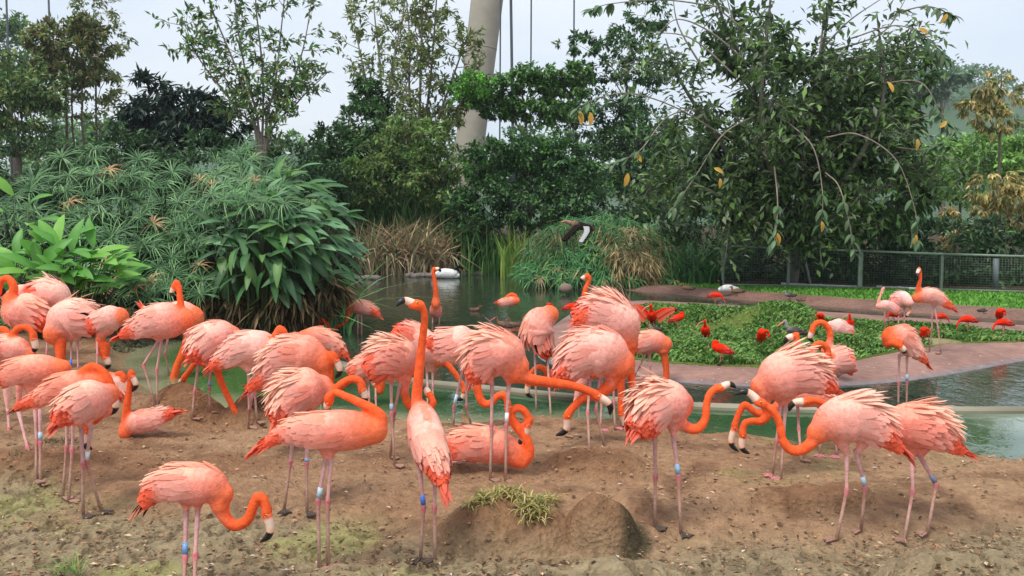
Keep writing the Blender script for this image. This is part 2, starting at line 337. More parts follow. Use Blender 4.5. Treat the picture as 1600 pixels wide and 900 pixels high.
def build_water():
    kx, ky = KP[:, 0], KP[:, 1]
    # pond, beyond the kerb line
    gx = np.linspace(-6.5, 26, 150); rows = np.linspace(0, 1, 80)
    base = np.interp(gx, kx, ky, left=ky[0]); base = np.where(gx < kx[0]-.05, 13.2, base); X = np.tile(gx, (80, 1)); Y = base[None]+(36-base[None])*rows[:, None]**1.4
    i = np.arange(79)[:, None]*150; j = np.arange(149)[None]; F = np.stack([i+j, i+j+1, i+150+j+1, i+150+j], -1).reshape(-1, 4)
    mb = MB(); col = np.tile(lin(50,58,46), (X.size, 1)); mb.add(np.stack([X, Y, X*0+WZ], -1), F, col)
    tag(mb.build('pond_water', water_mat('pond_water', None, .05, 9.0, .30, (1, .55, 1))), kind='structure')
    # shallow green pool, between the sand and the kerb
    gx = np.linspace(-6.5, 11, 220); base = np.interp(gx, kx, ky, left=ky[0]); lo = np.full(gx.shape, 5.2)
    rows = np.linspace(0, 1, 60); X = np.tile(gx, (60, 1)); Y = lo[None]+(base-lo)[None]*rows[:, None]
    Y = np.where(X < kx[0], lo+(13.6-lo)*rows[:, None], Y)
    d = -sdf(WPOLY, X, Y); dk = np.abs(base[None]-Y)
    g1 = lin(50,82,50); g2 = lin(146,142,112); w = (sstep(.75, .05, d+.35*fbm(X*1.5, Y*1.5, 3))*(1-sstep(.4, 1.6, X)*.9))[..., None]
    lw = sstep(-1.6, -2.4, X)[..., None]; col = g1*(1-lw*.6)+lin(84,116,56)*lw*.6; col = col*(1-w)+g2*w; sky_sheen = sstep(3.6, 4.6, X-.12*(Y-7)+.4*fbm(X, Y*2, 3))[..., None]; col = col*(1-sky_sheen*.75)+lin(150,162,146)*sky_sheen*.75  # right part paler: bright sky reflection painted into the water colour
    i = np.arange(59)[:, None]*220; j = np.arange(219)[None]; F = np.stack([i+j, i+j+1, i+220+j+1, i+220+j], -1).reshape(-1, 4)
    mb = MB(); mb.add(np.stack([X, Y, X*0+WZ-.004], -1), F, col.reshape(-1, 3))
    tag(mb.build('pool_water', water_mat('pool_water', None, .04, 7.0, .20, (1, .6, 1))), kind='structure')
build_water()
def build_kerb():
    T = norm(np.gradient(KP, axis=0)); S = np.cross(T, (0, 0, 1.0)); prof = [(-.075, -.5), (-.075, -.008), (-.06, .006), (.06, .006), (.075, -.008), (.075, -.5)]
    V = np.stack([KP+S*a+np.array((0, 0, WZ+.03+b)) for a, b in prof], 1); m = len(prof); n = len(KP)
    i = np.arange(n-1)[:, None]*m; j = np.arange(m-1)[None]; F = np.stack([i+j, i+m+j, i+m+j+1, i+j+1], -1).reshape(-1, 4)
    mb = MB(); X = V.reshape(-1, 3); c = lin(138,132,114)*(1+.9*fbm(X[:, 0]*2, X[:, 1]*2, 4))[:, None]
    mb.add(X, F, c); tag(mb.build('kerb', M_conc, smooth=False), kind='structure')
build_kerb()
# ================================================================ BIRDS: one remeshed body (torso, neck, head, thighs) + legs, feathered wings, tail, bill, eyes
ORANGE = lin(244,100,54); DEEP = lin(244,84,38); PINK = lin(244,168,152); PALE = lin(250,194,166); CREAM = lin(250,214,192); LEGC = lin(205,160,152); KNEE = lin(196,108,116)
SCAR = lin(238,50,22); SCARD = lin(170,32,22)
def sph(c, r, n=10, m=6, R=None, sc=(1, 1, 1)):
    th = np.linspace(0, np.pi, m+1)[1:-1]; ph = np.linspace(0, 2*np.pi, n, endpoint=False)
    V = np.array([[np.sin(a)*np.cos(b), np.sin(a)*np.sin(b), np.cos(a)] for a in th for b in ph]+[[0, 0, 1], [0, 0, -1]])*np.array(sc)*r
    if R is not None: V = V @ np.asarray(R).T
    F = [[i*n+j, i*n+(j+1) % n, (i+1)*n+(j+1) % n, (i+1)*n+j] for i in range(m-2) for j in range(n)]
    k = (m-1)*n; T = [[k, (j+1) % n, j] for j in range(n)]+[[k+1, (m-2)*n+j, (m-2)*n+(j+1) % n] for j in range(n)]
    return V+np.asarray(c), np.array(F), np.array(T)
def loft(P, T, RH, RW, n=16):
    """elliptical tube with rounded ends; returns verts, quads, tris, frames"""
    S = np.cross(T, (0, 0, 1.0)); bad = np.linalg.norm(S, axis=1) < .25
    S = np.where(bad[:, None], np.array((1., 0, 0)), S); S = norm(S)
    for k in range(1, len(S)):
        if S[k] @ S[k-1] < 0: S[k] *= -1
    S = norm(S-T*np.sum(S*T, 1, keepdims=True)); U = np.cross(S, T)
    if np.mean(U[:, 2]) < 0: S, U = -S, -U
    a = np.linspace(0, 2*np.pi, n, endpoint=False)
    V = P[:, None]+RW[:, None, None]*np.sin(a)[None, :, None]*S[:, None]+RH[:, None, None]*np.cos(a)[None, :, None]*U[:, None]
    k = len(P); i = np.arange(k-1)[:, None]*n; j = np.arange(n)[None]; j2 = (j+1) % n
    F = np.stack([i+j, i+n+j, i+n+j2, i+j2], -1).reshape(-1, 4); b = k*n
    V = np.vstack([V.reshape(-1, 3), P[0], P[-1]])
    Tt = np.array([[b, q, (q+1) % n] for q in range(n)]+[[b+1, (k-1)*n+(q+1) % n, (k-1)*n+q] for q in range(n)])
    return V, F, Tt, S, U
def capped(P, R, nc=3):
    """extend a path by rounded caps"""
    P = np.asarray(P); R = np.asarray(R); t0 = norm(P[0]-P[1]); t1 = norm(P[-1]-P[-2])
    a = np.linspace(0, np.pi/2, nc+1)[1:]*.96
    A = np.array([P[0]+t0*R[0]*np.sin(x) for x in a])[::-1]; B = np.array([P[-1]+t1*R[-1]*np.sin(x) for x in a])
    return np.vstack([A, P, B]), np.r_[(R[0]*np.cos(a))[::-1], R, R[-1]*np.cos(a)]
def feathers(mb, P, D, Nn, Lh, Wd, curl, cb, ctip, edge=.07, point=.12, ridge=.06):
    """blades rooted at P along D, normals Nn"""
    n = len(P); s = np.array([0, .3, .62, .86, 1.0]); w = np.array([.45, .9, 1.0, .72, point])
    N0 = Nn; S = norm(np.cross(D, Nn)); Nn = norm(np.cross(S, D))
    c = np.array([-1, 0, 1.])
    mb.nrm = getattr(mb, 'nrm', [])+[np.repeat(N0, 15, 0)]
    V = (P[:, None, None]+D[:, None, None]*(s[None, :, None, None]*Lh[:, None, None, None])
         +Nn[:, None, None]*((curl[:, None]*s[None]**2*Lh[:, None])[:, :, None, None]+(1-np.abs(c))[None, None, :, None]*ridge*(Wd[:, None]*w[None])[:, :, None, None])
         +S[:, None, None]*(c[None, None, :, None]*.5*(Wd[:, None]*w[None])[:, :, None, None]))
    t = s[None, :, None, None]; col = cb[:, None, None]*(1-t)+ctip[:, None, None]*t
    e = np.abs(c)[None, None, :, None]*edge*t; col = col*(1-e)+CREAM*e
    i = np.arange(n)[:, None, None]*15; r = np.arange(4)[None, :, None]*3; q = np.arange(2)[None, None]
    F = np.stack([i+r+q, i+r+q+1, i+r+q+4, i+r+q+3], -1).reshape(-1, 4)
    mb.add(V.reshape(-1, 3), F, np.broadcast_to(col, V.shape).reshape(-1, 3).copy())
def soften(o, mb, k):
    """blend the blades' shading normals toward the surface of the bird, as downy plumage reads"""
    me = o.data; n = len(me.vertices); g = np.empty(n*3); me.vertices.foreach_get('normal', g); g = g.reshape(-1, 3); N0 = np.vstack(mb.nrm)
    s = np.sign(np.sum(g*N0, 1, keepdims=True)); s[s == 0] = 1
    me.normals_split_custom_set_from_vertices(norm(N0*k+g*s*(1-k)).tolist())
def remesh(V, F, T, vox, smooth=6):
    me = bpy.data.meshes.new('tmp'); me.from_pydata(V.tolist(), [], F.tolist()+T.tolist()); o = bpy.data.objects.new('tmp', me); C.objects.link(o)
    r = o.modifiers.new('r', 'REMESH'); r.mode = 'VOXEL'; r.voxel_size = vox
    if smooth: q = o.modifiers.new('s', 'SMOOTH'); q.factor = .5; q.iterations = smooth
    dg = bpy.context.evaluated_depsgraph_get(); ev = o.evaluated_get(dg); m2 = ev.to_mesh()
    v = np.empty(len(m2.vertices)*3); m2.vertices.foreach_get('co', v)
    fs = np.empty(len(m2.loops), int); m2.loops.foreach_get('vertex_index', fs)
    tot = np.empty(len(m2.polygons), int); m2.polygons.foreach_get('loop_total', tot)
    quads = fs.reshape(-1, 4) if (tot == 4).all() else None
    if quads is None:
        st_ = np.r_[0, np.cumsum(tot)[:-1]]; quads = np.array([[fs[a], fs[a+1], fs[a+2], fs[a+(3 if k == 4 else 2)]] for a, k in zip(st_, tot)])
    ev.to_mesh_clear(); bpy.data.objects.remove(o); bpy.data.meshes.remove(me)
    return v.reshape(-1, 3), quads
def foot_mesh(mb, A, fwd, size, col):
    up = np.array((0, 0, 1.)); f = np.array((fwd[0], fwd[1], 0)); f = norm(f) if np.linalg.norm(f) > .01 else np.array((0, -1., 0)); s = np.cross(f, up)
    h = size*.10; tips = [A+f*size*.85+s*size*.62*k for k in (-1, 0, 1)]; tips[1] = A+f*size*1.05
    mid = [(tips[0]+tips[1])/2-f*size*.14, (tips[1]+tips[2])/2-f*size*.14]
    ring = [A-f*size*.10, tips[0], mid[0], tips[1], mid[1], tips[2]]; top = [A+up*h*2.2]
    V = np.array([p+up*h*.35 for p in ring]+[p-up*h*.5 for p in ring]+[A+up*h*1.9])
    F = [[12, 0, 1, 2], [12, 2, 3, 3], [12, 3, 4, 4], [12, 4, 5, 0]]
    Tt = [[12, 0, 1], [12, 1, 2], [12, 2, 3], [12, 3, 4], [12, 4, 5], [12, 5, 0]]
    Q = [[k, (k+1) % 6, (k+1) % 6+6, k+6] for k in range(6)]
    mb.add(V, Q, col); base = mb.n-len(V); mb.f.append(np.array(Tt)+base); mb.v.append(np.zeros((0, 3))); mb.c.append(np.zeros((0, 3))); mb.m.append(np.zeros(len(Tt)))
    for t in tips: addtube(mb, [A+up*h*.8, (A+t)/2+up*h*.7, t+up*h*.1], [h*.9, h*.7, h*.5], col, 5)
STY = dict(
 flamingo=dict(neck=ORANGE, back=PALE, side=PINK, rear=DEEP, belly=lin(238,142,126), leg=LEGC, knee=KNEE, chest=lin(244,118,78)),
 pale=dict(neck=lin(246,164,144), back=lin(255,206,194), side=lin(250,190,184), rear=lin(250,140,124), belly=lin(250,190,184), leg=LEGC, knee=KNEE, chest=lin(250,180,166)),
 ibis=dict(neck=SCAR, back=SCAR, side=SCAR, rear=SCARD, belly=SCAR, leg=lin(214,130,110), knee=lin(200,110,100), chest=SCAR),
 duck=dict(neck=lin(120,92,74), back=lin(88,70,58), side=lin(122,100,84), rear=lin(56,46,42), belly=lin(130,108,90), leg=lin(190,120,90), knee=lin(190,120,90), chest=lin(140,100,76)),
 swan=dict(neck=lin(22,22,24), back=lin(236,236,232), side=lin(238,238,236), rear=lin(228,228,224), belly=lin(230,230,226), leg=lin(200,140,130), knee=lin(200,140,130), chest=lin(238,238,236)),
 flyer=dict(neck=lin(150,120,100), back=lin(40,34,32), side=lin(52,44,40), rear=lin(24,20,20), belly=lin(40,34,32), leg=lin(190,120,90), knee=lin(190,120,90), chest=lin(120,96,80)),
 grey=dict(neck=lin(150,146,140), back=lin(70,64,62), side=lin(84,78,74), rear=lin(44,40,40), belly=lin(96,90,86), leg=lin(150,110,100), knee=lin(150,110,100), chest=lin(110,104,100)),
)
def bird(name, label, cat, Y, body, neck=None, bill=None, legs=(), group=None, sty='flamingo', ruffle=0.0, nr=(11, 6.2), hr=None, band=(), bandc=None, wr=.80, nf=1.0, water=False, orange=0.0, facing=None, tail=1.0, blacktip=0, bshape='bent', spot=None, gdz=0.0, billw=None, headlen=1.3, pinkfeet=False):
    rs = np.random.default_rng(abs(hash(label)) % 1 + len(label)*131+int(abs(body[0][0])*7)+int(abs(body[0][1])))
    st_ = dict(STY[sty]); mpp = Y/FPX
    if sty == 'flamingo':
        tn = rs.uniform(-.10, .85)-.45*orange; tg = lin(250,204,192) if tn > 0 else lin(246,128,84)
        for k_ in ('back', 'side', 'belly'): st_[k_] = st_[k_]*(1-abs(tn)*.8)+tg*abs(tn)*.8
        st_['neck'] = st_['neck']*rs.uniform(.88, 1.06)
    B = np.array([at(p[0], p[1], Y+(p[3] if len(p) > 3 else 0)) for p in body]); H = np.array([p[2] for p in body])*mpp*(.97 if sty in ('flamingo', 'pale') else 1)
    ns_ = 22; Ps = catmull(B, ns_); Hs = np.maximum(np.interp(np.linspace(0, len(B)-1, ns_), range(len(B)), H), .006)
    Hs = np.convolve(np.r_[Hs[:1], Hs, Hs[-1:]], [.25, .5, .25], 'valid')
    Pc, Rc = capped(Ps, Hs)
    Tc = norm(np.gradient(Pc, axis=0)); V, F, T, S, U = loft(Pc, Tc, Rc, Rc*wr)
    Vs, Fs, Ts = [V], [F], [T]; nv = len(V); torso_c = Pc.copy(); torso_r = Rc.copy()
    fwd = norm(B[0]-B[-1]); 
    NP = NR = None
    if neck:
        NPk = np.array([at(p[0], p[1], Y+(p[2] if len(p) > 2 else 0)) for p in neck])
        L_ = np.r_[0, np.cumsum(np.linalg.norm(np.diff(NPk, axis=0), axis=1))]
        NP = catmull(NPk, 40); q = np.linspace(0, 1, 40); nr = (nr[0]*.80, nr[1]*.78) if sty in ('flamingo', 'pale') else nr; NR = (nr[1]+(nr[0]-nr[1])*(1-sstep(0, .75, q)))*mpp
        NR *= 1+.55*(1-sstep(0, .16, q))
        V, F, T, _, _ = loft(*(lambda a: (a[0], norm(np.gradient(a[0], axis=0)), a[1], a[1]))(capped(NP, NR)), 12)
        Vs.append(V); Fs.append(F+nv); Ts.append(T+nv); nv += len(V)
        head = NP[-1]; rh = (hr or nr[1]*1.5)*mpp*(.92 if sty in ('flamingo', 'pale') else 1)
        if bill is not None:
            tip = at(bill[0], bill[1], Y+(bill[2] if len(bill) > 2 else (neck[-1][2] if len(neck[-1]) > 2 else 0))); hd = norm(tip-head)
        else: tip = None; hd = norm(NP[-1]-NP[-4])
        z = hd; x = norm(np.cross(z, (0.3, 0.9, .2))); y = np.cross(z, x)
        V, F, T = sph(head+hd*rh*.25, rh, 12, 8, np.stack([x, y, z], 1), (.74, .88, headlen)); Vs.append(V); Fs.append(F+nv); Ts.append(T+nv); nv += len(V)
    hips = []
    for lg in legs:
        hp = at(lg[0][0], lg[0][1], Y+(lg[0][2] if len(lg[0]) > 2 else 0))
        k = int(np.argmin(np.linalg.norm(Ps-hp, axis=1))); k = min(max(k, 5), ns_-7); root = Ps[k]+(hp-Ps[k])*.25
        if len(lg) > 3 or sty in ('flamingo', 'pale'):
            V, F, T, _, _ = loft(*(lambda a: (a[0], norm(np.gradient(a[0], axis=0)), a[1], a[1]))(capped(catmull([root, (root+hp)/2, hp], 8), np.linspace(Hs[k]*.5, .014 if sty in ('flamingo', 'pale') else 3*mpp, 8))), 10)
            Vs.append(V); Fs.append(F+nv); Ts.append(T+nv); nv += len(V)
        hips.append(hp)
    vox = min(max(.0021*Y, .0075), .012) if sty in ('flamingo', 'pale') else .0062 if sty in ('ibis', 'duck', 'grey', 'flyer') else .008
    RV, RF = remesh(np.vstack(Vs), np.vstack(Fs), np.vstack(Ts), vox, 4)
    # ---- pigment of the body mesh
    def near(P, Q, R):
        d = np.linalg.norm(P[:, None]-Q[None], axis=2)/R[None]; return d.min(1), d.argmin(1)
    dt, it = near(RV, torso_c, torso_r); fr = np.clip(it/(len(torso_c)-1), 0, 1)[:, None]
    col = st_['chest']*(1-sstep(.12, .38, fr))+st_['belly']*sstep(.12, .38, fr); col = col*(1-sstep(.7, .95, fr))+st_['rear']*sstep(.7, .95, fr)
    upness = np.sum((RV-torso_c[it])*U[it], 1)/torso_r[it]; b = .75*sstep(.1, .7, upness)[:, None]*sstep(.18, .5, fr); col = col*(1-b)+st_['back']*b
    if NP is not None:
        dn, inn = near(RV, NP, NR*1.0); dh = np.linalg.norm(RV-head, axis=1)/(rh*1.3)
        dn = np.minimum(dn, dh); w = sstep(.18, -.05, (dn-dt*1.15))[:, None]*1.0
        w = np.maximum(w*(.35+.65*sstep(.02, .30, inn/39))[:, None], (sstep(2.2, 1.0, dn)*sstep(.08, .28, inn/39))[:, None]); col = col*(1-w)+st_['neck']*w
        if spot is not None:                          # pale cheeks of ducks, geese
            w = (dh < 1.0)[:, None]*1.0; col = col*(1-w)+np.asarray(spot)*w
    col *= (1+.16*vnoise(RV[:, 0]*30, RV[:, 1]*30, RV[:, 2]*30)[:, None]+.12*vnoise(RV[:, 0]*90, RV[:, 1]*90, RV[:, 2]*90)[:, None])
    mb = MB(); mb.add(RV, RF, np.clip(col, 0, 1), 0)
    # ---- legs in the same mesh
    bands = []; low = 1e9
    fd = np.array(fwd); fd = fd if facing is None else np.array((facing, -.35, 0))
    for li, lg in enumerate(legs):
        pts = [hips[li]]
        dfoot = None
        if len(lg) > 1:
            fx, fy = lg[-1][:2]
            if water: G = at(fx, fy, Y); G = G+np.array((0, 0, -.16)); ext = True
            else:
                G = hit(fx, fy, gdz) if gdz == 0 else gnd(fx, fy, gdz)
                if abs(G[1]-Y) > .30+.012*Y: G = at(fx, fy, Y+(.25 if G[1] > Y else -.25))
            for q in lg[1:-1]:
                fr_ = (q[1]-lg[0][1])/max(lg[-1][1]-lg[0][1], 1); pts.append(at(q[0], q[1], Y+(G[1]-Y)*fr_*.8))
            pts.append(G+np.array((0, 0, .004)))
        r0 = {'flamingo': .0092, 'pale': .008}.get(sty, .0042)*(.55+.45*min(1, mpp/.0031) if sty == 'flamingo' else 1)
        if len(pts) == 3:
            A, K, G = pts; d1 = norm(K-A)
            P = [A-d1*.02, A+(K-A)*.5, A+(K-A)*.88, K, K+(G-K)*.12, K+(G-K)*.5, G]
            R = [r0*1.5, r0*1.1, r0*1.0, r0*1.65, r0*1.05, r0*.9, r0*1.05]
            Cc = np.array([st_['leg'], st_['leg'], st_['leg']*.9+st_['knee']*.1, st_['knee'], st_['knee'], st_['leg'], st_['leg']*.9])
            if sty == 'flamingo': Cc = Cc*(.9+.2*rs.random()); Cc[-3:] = Cc[-3:]*.35+lin(182,150,130)*.65; Cc[:2] = Cc[:2]*.7+lin(196,140,144)*.3
        else:
            P = pts if len(pts) > 1 else [pts[0], pts[0]+np.array((0, 0, -.05))]; R = [r0]*len(P); Cc = np.array([st_['leg']]*len(P))
        P = np.array(P); Rr = np.array(R)
        if len(P) == 2: P = np.linspace(P[0], P[1], 4); Rr = np.full(4, r0); Cc = np.array([st_['leg']]*4)
        addtube(mb, P, Rr, Cc, 7, 1)
        low = min(low, P[-1][2])
        if len(pts) >= 2 and not water:
            foot_mesh(mb, P[-1]-np.array((0, 0, .003)), fd+rs.normal(0, .25, 3), .066 if sty in ('flamingo', 'pale') else .045, (lin(214,134,142) if pinkfeet else lin(168,132,116)) if sty in ('flamingo', 'pale') and not (lg[-1][-1] == 'mud') else lin(96,84,76))
        if li in band and len(pts) == 3:
            A, K = pts[0], pts[1]; bands.append((A+(K-A)*.68, A+(K-A)*.92, r0*1.4))
    base = np.array((Ps[ns_//2][0], Ps[ns_//2][1], low if low < 1e8 else float(Ps[:, 2].min()-Hs.max())))
    root_ = thing(name, label, cat, base, group)
    mb.build('body', [M_skin, M_skin], root_)
    for a, b_, r in bands:
        m2 = MB(); addtube(m2, [a, b_], [r, r], bandc if bandc is not None else lin(176,196,214), 10)
        m2.build('leg_band', M_band, root_)
    # ---- feathers
    big = sty in ('flamingo', 'pale')
    rows = int((25 if Y < 9 else 14)*(1 if big else .5)); na = int((25 if Y < 9 else 13)*(1 if big else .5))
    tt = np.linspace(.10, .90, rows); wings = [MB(), MB()]; plume = MB()
    Pl, Dl, Nl, Ll, Wl, Cl, cb, ctp = ([[], [], []] for _ in range(8))
    seed = rs.uniform(0, 30); Lbody = np.linalg.norm(np.diff(Ps, axis=0), axis=1).sum()
    for ti, t in enumerate(tt):
        for ai in range(na):
            a = (ai+.5*(ti % 2)-(na-1)/2)/((na-1)/2)*math.radians(118)+rs.normal(0, .06); t2 = np.clip(t+rs.normal(0, .015), .04, .95)
            x = t2*(ns_-1); k = int(x); f = x-k; k1 = min(k+1, ns_-1); o3 = 3
            c = Ps[k]*(1-f)+Ps[k1]*f; rr = Hs[k]*(1-f)+Hs[k1]*f; Sx = S[k+o3]; Ux = U[k+o3]; Tx = Tc[k+o3]
            if NP is not None and t2 < .32 and abs(a) < 1.9:
                pass
            n_ = norm(np.sin(a)*Sx/wr+np.cos(a)*Ux); p = c+rr*(wr*np.sin(a)*Sx+np.cos(a)*Ux)*.97
            dirn = norm(Tx-n_*(Tx @ n_)*.0+np.array((0, 0, -.22))*abs(np.sin(a)))
            dorsal = sstep(1.30, .45, abs(a))*(1-sstep(.60, .76, t2)); stk = float(vnoise(t2*2.2+seed, a*3.2+seed)); stk2 = float(vnoise(t2*5+seed, a*8+seed*2))
            rear = max(sstep(.50+.05*stk, .70, t2)*sstep(.50, 1.0, abs(a)+.15*stk), sstep(.64, .84, t2))
            base_c = st_['side']*(1-dorsal)+st_['back']*dorsal
            oc = np.clip(max(rear*.96, orange*sstep(-.2, .35, stk)*.65, .25*sstep(.0, .4, stk2)), 0, 1); cc = base_c*(1-oc)+st_['rear']*oc
            fr2 = 1-sstep(.06, .40, t2); cc = cc*(1-fr2*.8)+st_['chest']*fr2*.8
            cc = cc*(1+rs.normal(0, .03))
            lf = rs.normal(.02, .02); Ln = rr*(.72 if big else .9)*rs.uniform(.75, 1.15)+.022; Wn = (.031 if big else .022)*rs.uniform(.8, 1.15)*(1 if Y < 9 else 1.4); cu = -.08+rs.normal(0, .03); hp = 0
            if big and dorsal > .2 and .25 < t2 < .8 and rs.random() < .5: Ln = rs.uniform(.09, .15)*min(1, rr/.09); Wn = rs.uniform(.012, .021); lf = rs.normal(.05, .03); cu = rs.normal(-.16, .05)
            ruf = ruffle*sstep(1.15, .5, abs(a))*sstep(.22, .42, t2)*(1-sstep(.58, .72, t2))
            if ruf > .12 and rs.random() < ruf*1.1:
                lf = rs.uniform(.15, .75)*ruf*(.55+.45*dorsal); Ln = rr*.45+rs.uniform(.045, .095); Wn = rs.uniform(.011, .024); cu = rs.normal(-.22, .12); tip_c = cc*.48+CREAM*.52; ki = 2
            else: tip_c = cc*.93+CREAM*.07 if dorsal < .3 else cc*.88+CREAM*.12; ki = 0 if np.sin(a) < 0 else 1
            if rear > .5 and blacktip > 1 and rs.random() < .12*blacktip: cc = lin(40,24,24); tip_c = cc
            d = norm(dirn*np.cos(lf)+n_*np.sin(lf)+rs.normal(0, .045, 3))
            for A_, v_ in zip((Pl, Dl, Nl, Ll, Wl, Cl, cb, ctp), (p, d, n_, Ln, Wn, cu, cc*.95, np.clip(tip_c, 0, 1))): A_[ki].append(v_)
    for ki, (w_, nm) in enumerate(((wings[0], 'wing'), (wings[1], 'wing'), (plume, 'plumage'))):
        if not Pl[ki]: continue
        g = [np.array(q[ki]) for q in (Pl, Dl, Nl, Ll, Wl, Cl, cb, ctp)]
        feathers(w_, *g, point=.42 if ki < 2 else .16)
    # wing tips and tail
    e = ns_-1; nT = int((26 if big else 9)*tail)
    if nT:
        tmb = MB(); Tx = Tc[-4]; Sx, Ux = S[-4], U[-4]
        P_ = []; D_ = []; N_ = []; L2 = []; W2 = []; C2 = []; cB = []; cT = []
        for q in range(nT):
            k = ns_-1-rs.integers(0, 7); u_ = rs.uniform(-1, 1); v_ = rs.uniform(-.6, .7)
            P_.append(Ps[k]+Hs[k]*(u_*wr*.8*Sx+v_*.8*Ux)); D_.append(norm(Tx-.06*u_*Sx-.04*v_*Ux+rs.normal(0, .05, 3))); N_.append(norm(Ux+.5*u_*Sx))
            L2.append((.11 if big else .05)*rs.uniform(.7, 1.15)); W2.append((.024 if big else .016)*rs.uniform(.7, 1.1)); C2.append(rs.normal(-.1, .05))
            dk = blacktip and rs.random() < .25*blacktip; c_ = lin(34,22,22) if dk else (st_['rear']*(1-.4*rs.random())+st_['side']*.2); cB.append(c_); cT.append(c_ if dk else np.clip(c_*.9+CREAM*.08*(1 if big else 0), 0, 1))
        feathers(tmb, np.array(P_), np.array(D_), np.array(N_), np.array(L2), np.array(W2), np.array(C2), np.array(cB), np.array(cT), point=.06)
        tmb.build('tail', M_plume, root_)
    for w_ in wings:
        if w_.n: soften(w_.build('wing', M_plume, root_), w_, .92)
    if plume.n: soften(plume.build('ruffled_plumage', M_plume, root_), plume, .72)
    # ---- bill, eyes
    if neck and tip is not None:
        bm = MB(); pv = norm(NP[-6]-head); up_ = pv-hd*(pv @ hd); up_ = -norm(up_) if np.linalg.norm(up_) > .2 else np.cross(hd, (0, 1, 0)); 
        if bshape == 'bent':
            Lb = np.linalg.norm(tip-head); a0 = head+hd*rh*.9
            bw = (billw*.82 if billw else nr[1]*.95)*mpp
            K_ = catmull([head+hd*rh*.5, head+hd*Lb*.50+up_*Lb*.15, head+hd*Lb*.76+up_*Lb*.13, tip-up_*Lb*.10], 16); q = np.linspace(0, 1, 16)
            R_ = bw*np.interp(q, [0, .25, .5, .75, .9, 1], [1.18, .98, .86, .74, .46, .12])
            cc = np.array([st_['neck'] if v < .10 else lin(236,204,184) if v < .34 else lin(244,190,160) if v < .50 else lin(24,20,22) for v in q]); 
            addtube(bm, K_, R_, cc, 9)
        else:
            K_ = catmull([head+hd*rh*.8, head+(tip-head)*.55+up_*np.linalg.norm(tip-head)*(.12 if bshape == 'curved' else .0), tip], 9)
            bc = lin(206,128,112) if sty == 'ibis' else lin(214,110,84)
            addtube(bm, K_, np.linspace(rh*(.42 if bshape == 'curved' else .55), rh*.14 if bshape == 'curved' else rh*.3, 9), bc, 7)
        bm.build('bill', M_bill, root_)
        sd = norm(np.cross(hd, up_)); 
        for sg in (-1, 1):
            em = MB(); c_ = head+hd*rh*.42+up_*rh*.18+sd*sg*rh*.80; V, F, T = sph(c_, rh*.14, 8, 6); em.add(V, F, lin(225,190,90) if big else lin(20,18,16)); b0 = em.n-len(V)
            em.f.append(T+b0); em.v.append(np.zeros((0, 3))); em.c.append(np.zeros((0, 3))); em.m.append(np.zeros(len(T)))
            if big:
                V, F, T = sph(c_+sd*sg*rh*.06, rh*.10, 8, 6); em.add(V, F, lin(12,10,10))
            em.build('eye', M_bill, root_)
    return root_
# ================================================================ THE FLOCK
FG = 'flamingos in the flock'
def gy(px, py, dz=0.0): return float(hit(px, py, dz)[1])
def flam(label, Y, body, neck=None, bill=None, legs=(), **k):
    k.setdefault('group', FG); return bird('flamingo', label, 'flamingo', Y, body, neck, bill, legs, **k)
# front row
flam('front left flamingo bending its S-shaped neck down, bright blue leg band, feet cut off', 3.85,
     [(346,772,20),(328,760,33),(300,756,37),(270,757,29),(246,766,18),(226,786,10)],
     [(343,785),(350,806),(366,821),(386,813),(395,792),(402,776),(412,780),(417,797)], (412,848), [[(291,796),(289,872),(286,965,'mud')],[(309,796),(305,868),(303,968,'mud')]], band=(0,), bandc=lin(110,152,200), nr=(13,10), hr=12.5, blacktip=1)
flam('flamingo standing sideways in front centre with its head folded back over its shoulders', gy(508,886),
     [(583,672,24),(552,672,34),(515,673,35),(480,673,28),(448,677,14),(420,690,8),(408,697,4)],
     [(588,672),(597,655),(583,640),(560,628),(540,619),(524,613,.03),(514,622,.05)], (517,645,.10), [[(509,716),(497,783),(499,890)],[(518,716),(512,783),(513,885)]], band=(0,), nr=(13,8), hr=12, orange=.2)
flam('tall flamingo seen from behind with neck raised straight up, bill pointing left', gy(668,876),
     [(657,640,17,.15),(660,655,28,.08),(667,685,33,0),(676,708,27,-.06),(686,735,15,-.11),(691,752,7,-.14)],
     [(656,650,.14),(651,625,.13),(654,590,.12),(659,540,.10),(663,505,.08),(662,485,.06),(653,476,.05)], (619,475,.0), [[(656,731),(662,793),(657,874,'mud')],[(680,738),(679,793),(680,876,'mud')]], band=(0,), bandc=lin(80,120,205), nr=(12.5,8), hr=13, orange=.5, wr=.95, facing=-1, billw=8)
flam('ruffled flamingo with its back turned, neck curving right to spar bill to bill', gy(1044,829),
     [(1060,632,26,.08),(1048,630,38,.04),(1027,632,42,0),(1008,655,27,-.05),(998,668,14,-.08)],
     [(1058,656,.04),(1072,667,.02),(1090,670),(1102,655),(1104,632),(1110,614),(1122,606)], (1150,604), [[(1023,680),(1024,745),(1023,824,'mud')],[(1052,682),(1060,745),(1064,834,'mud')]], band=(1,), bandc=lin(150,190,225), ruffle=.9, nr=(12,8), hr=10.5, facing=.6, wr=.95)
flam('flamingo striding on the right with deep S-bent neck and open black-tipped bill', gy(1326,836),
     [(1278,676,18),(1298,662,34),(1328,654,43),(1356,664,34),(1384,684,16),(1408,703,6)],
     [(1282,672),(1272,688),(1255,702),(1236,703),(1223,688),(1218,662),(1208,643),(1190,630)], (1150,613), [[(1323,711),(1323,767),(1307,844)],[(1338,708),(1352,762),(1345,830)]], band=(1,), nr=(13,8.5), hr=12, ruffle=.75, facing=-1, billw=8)
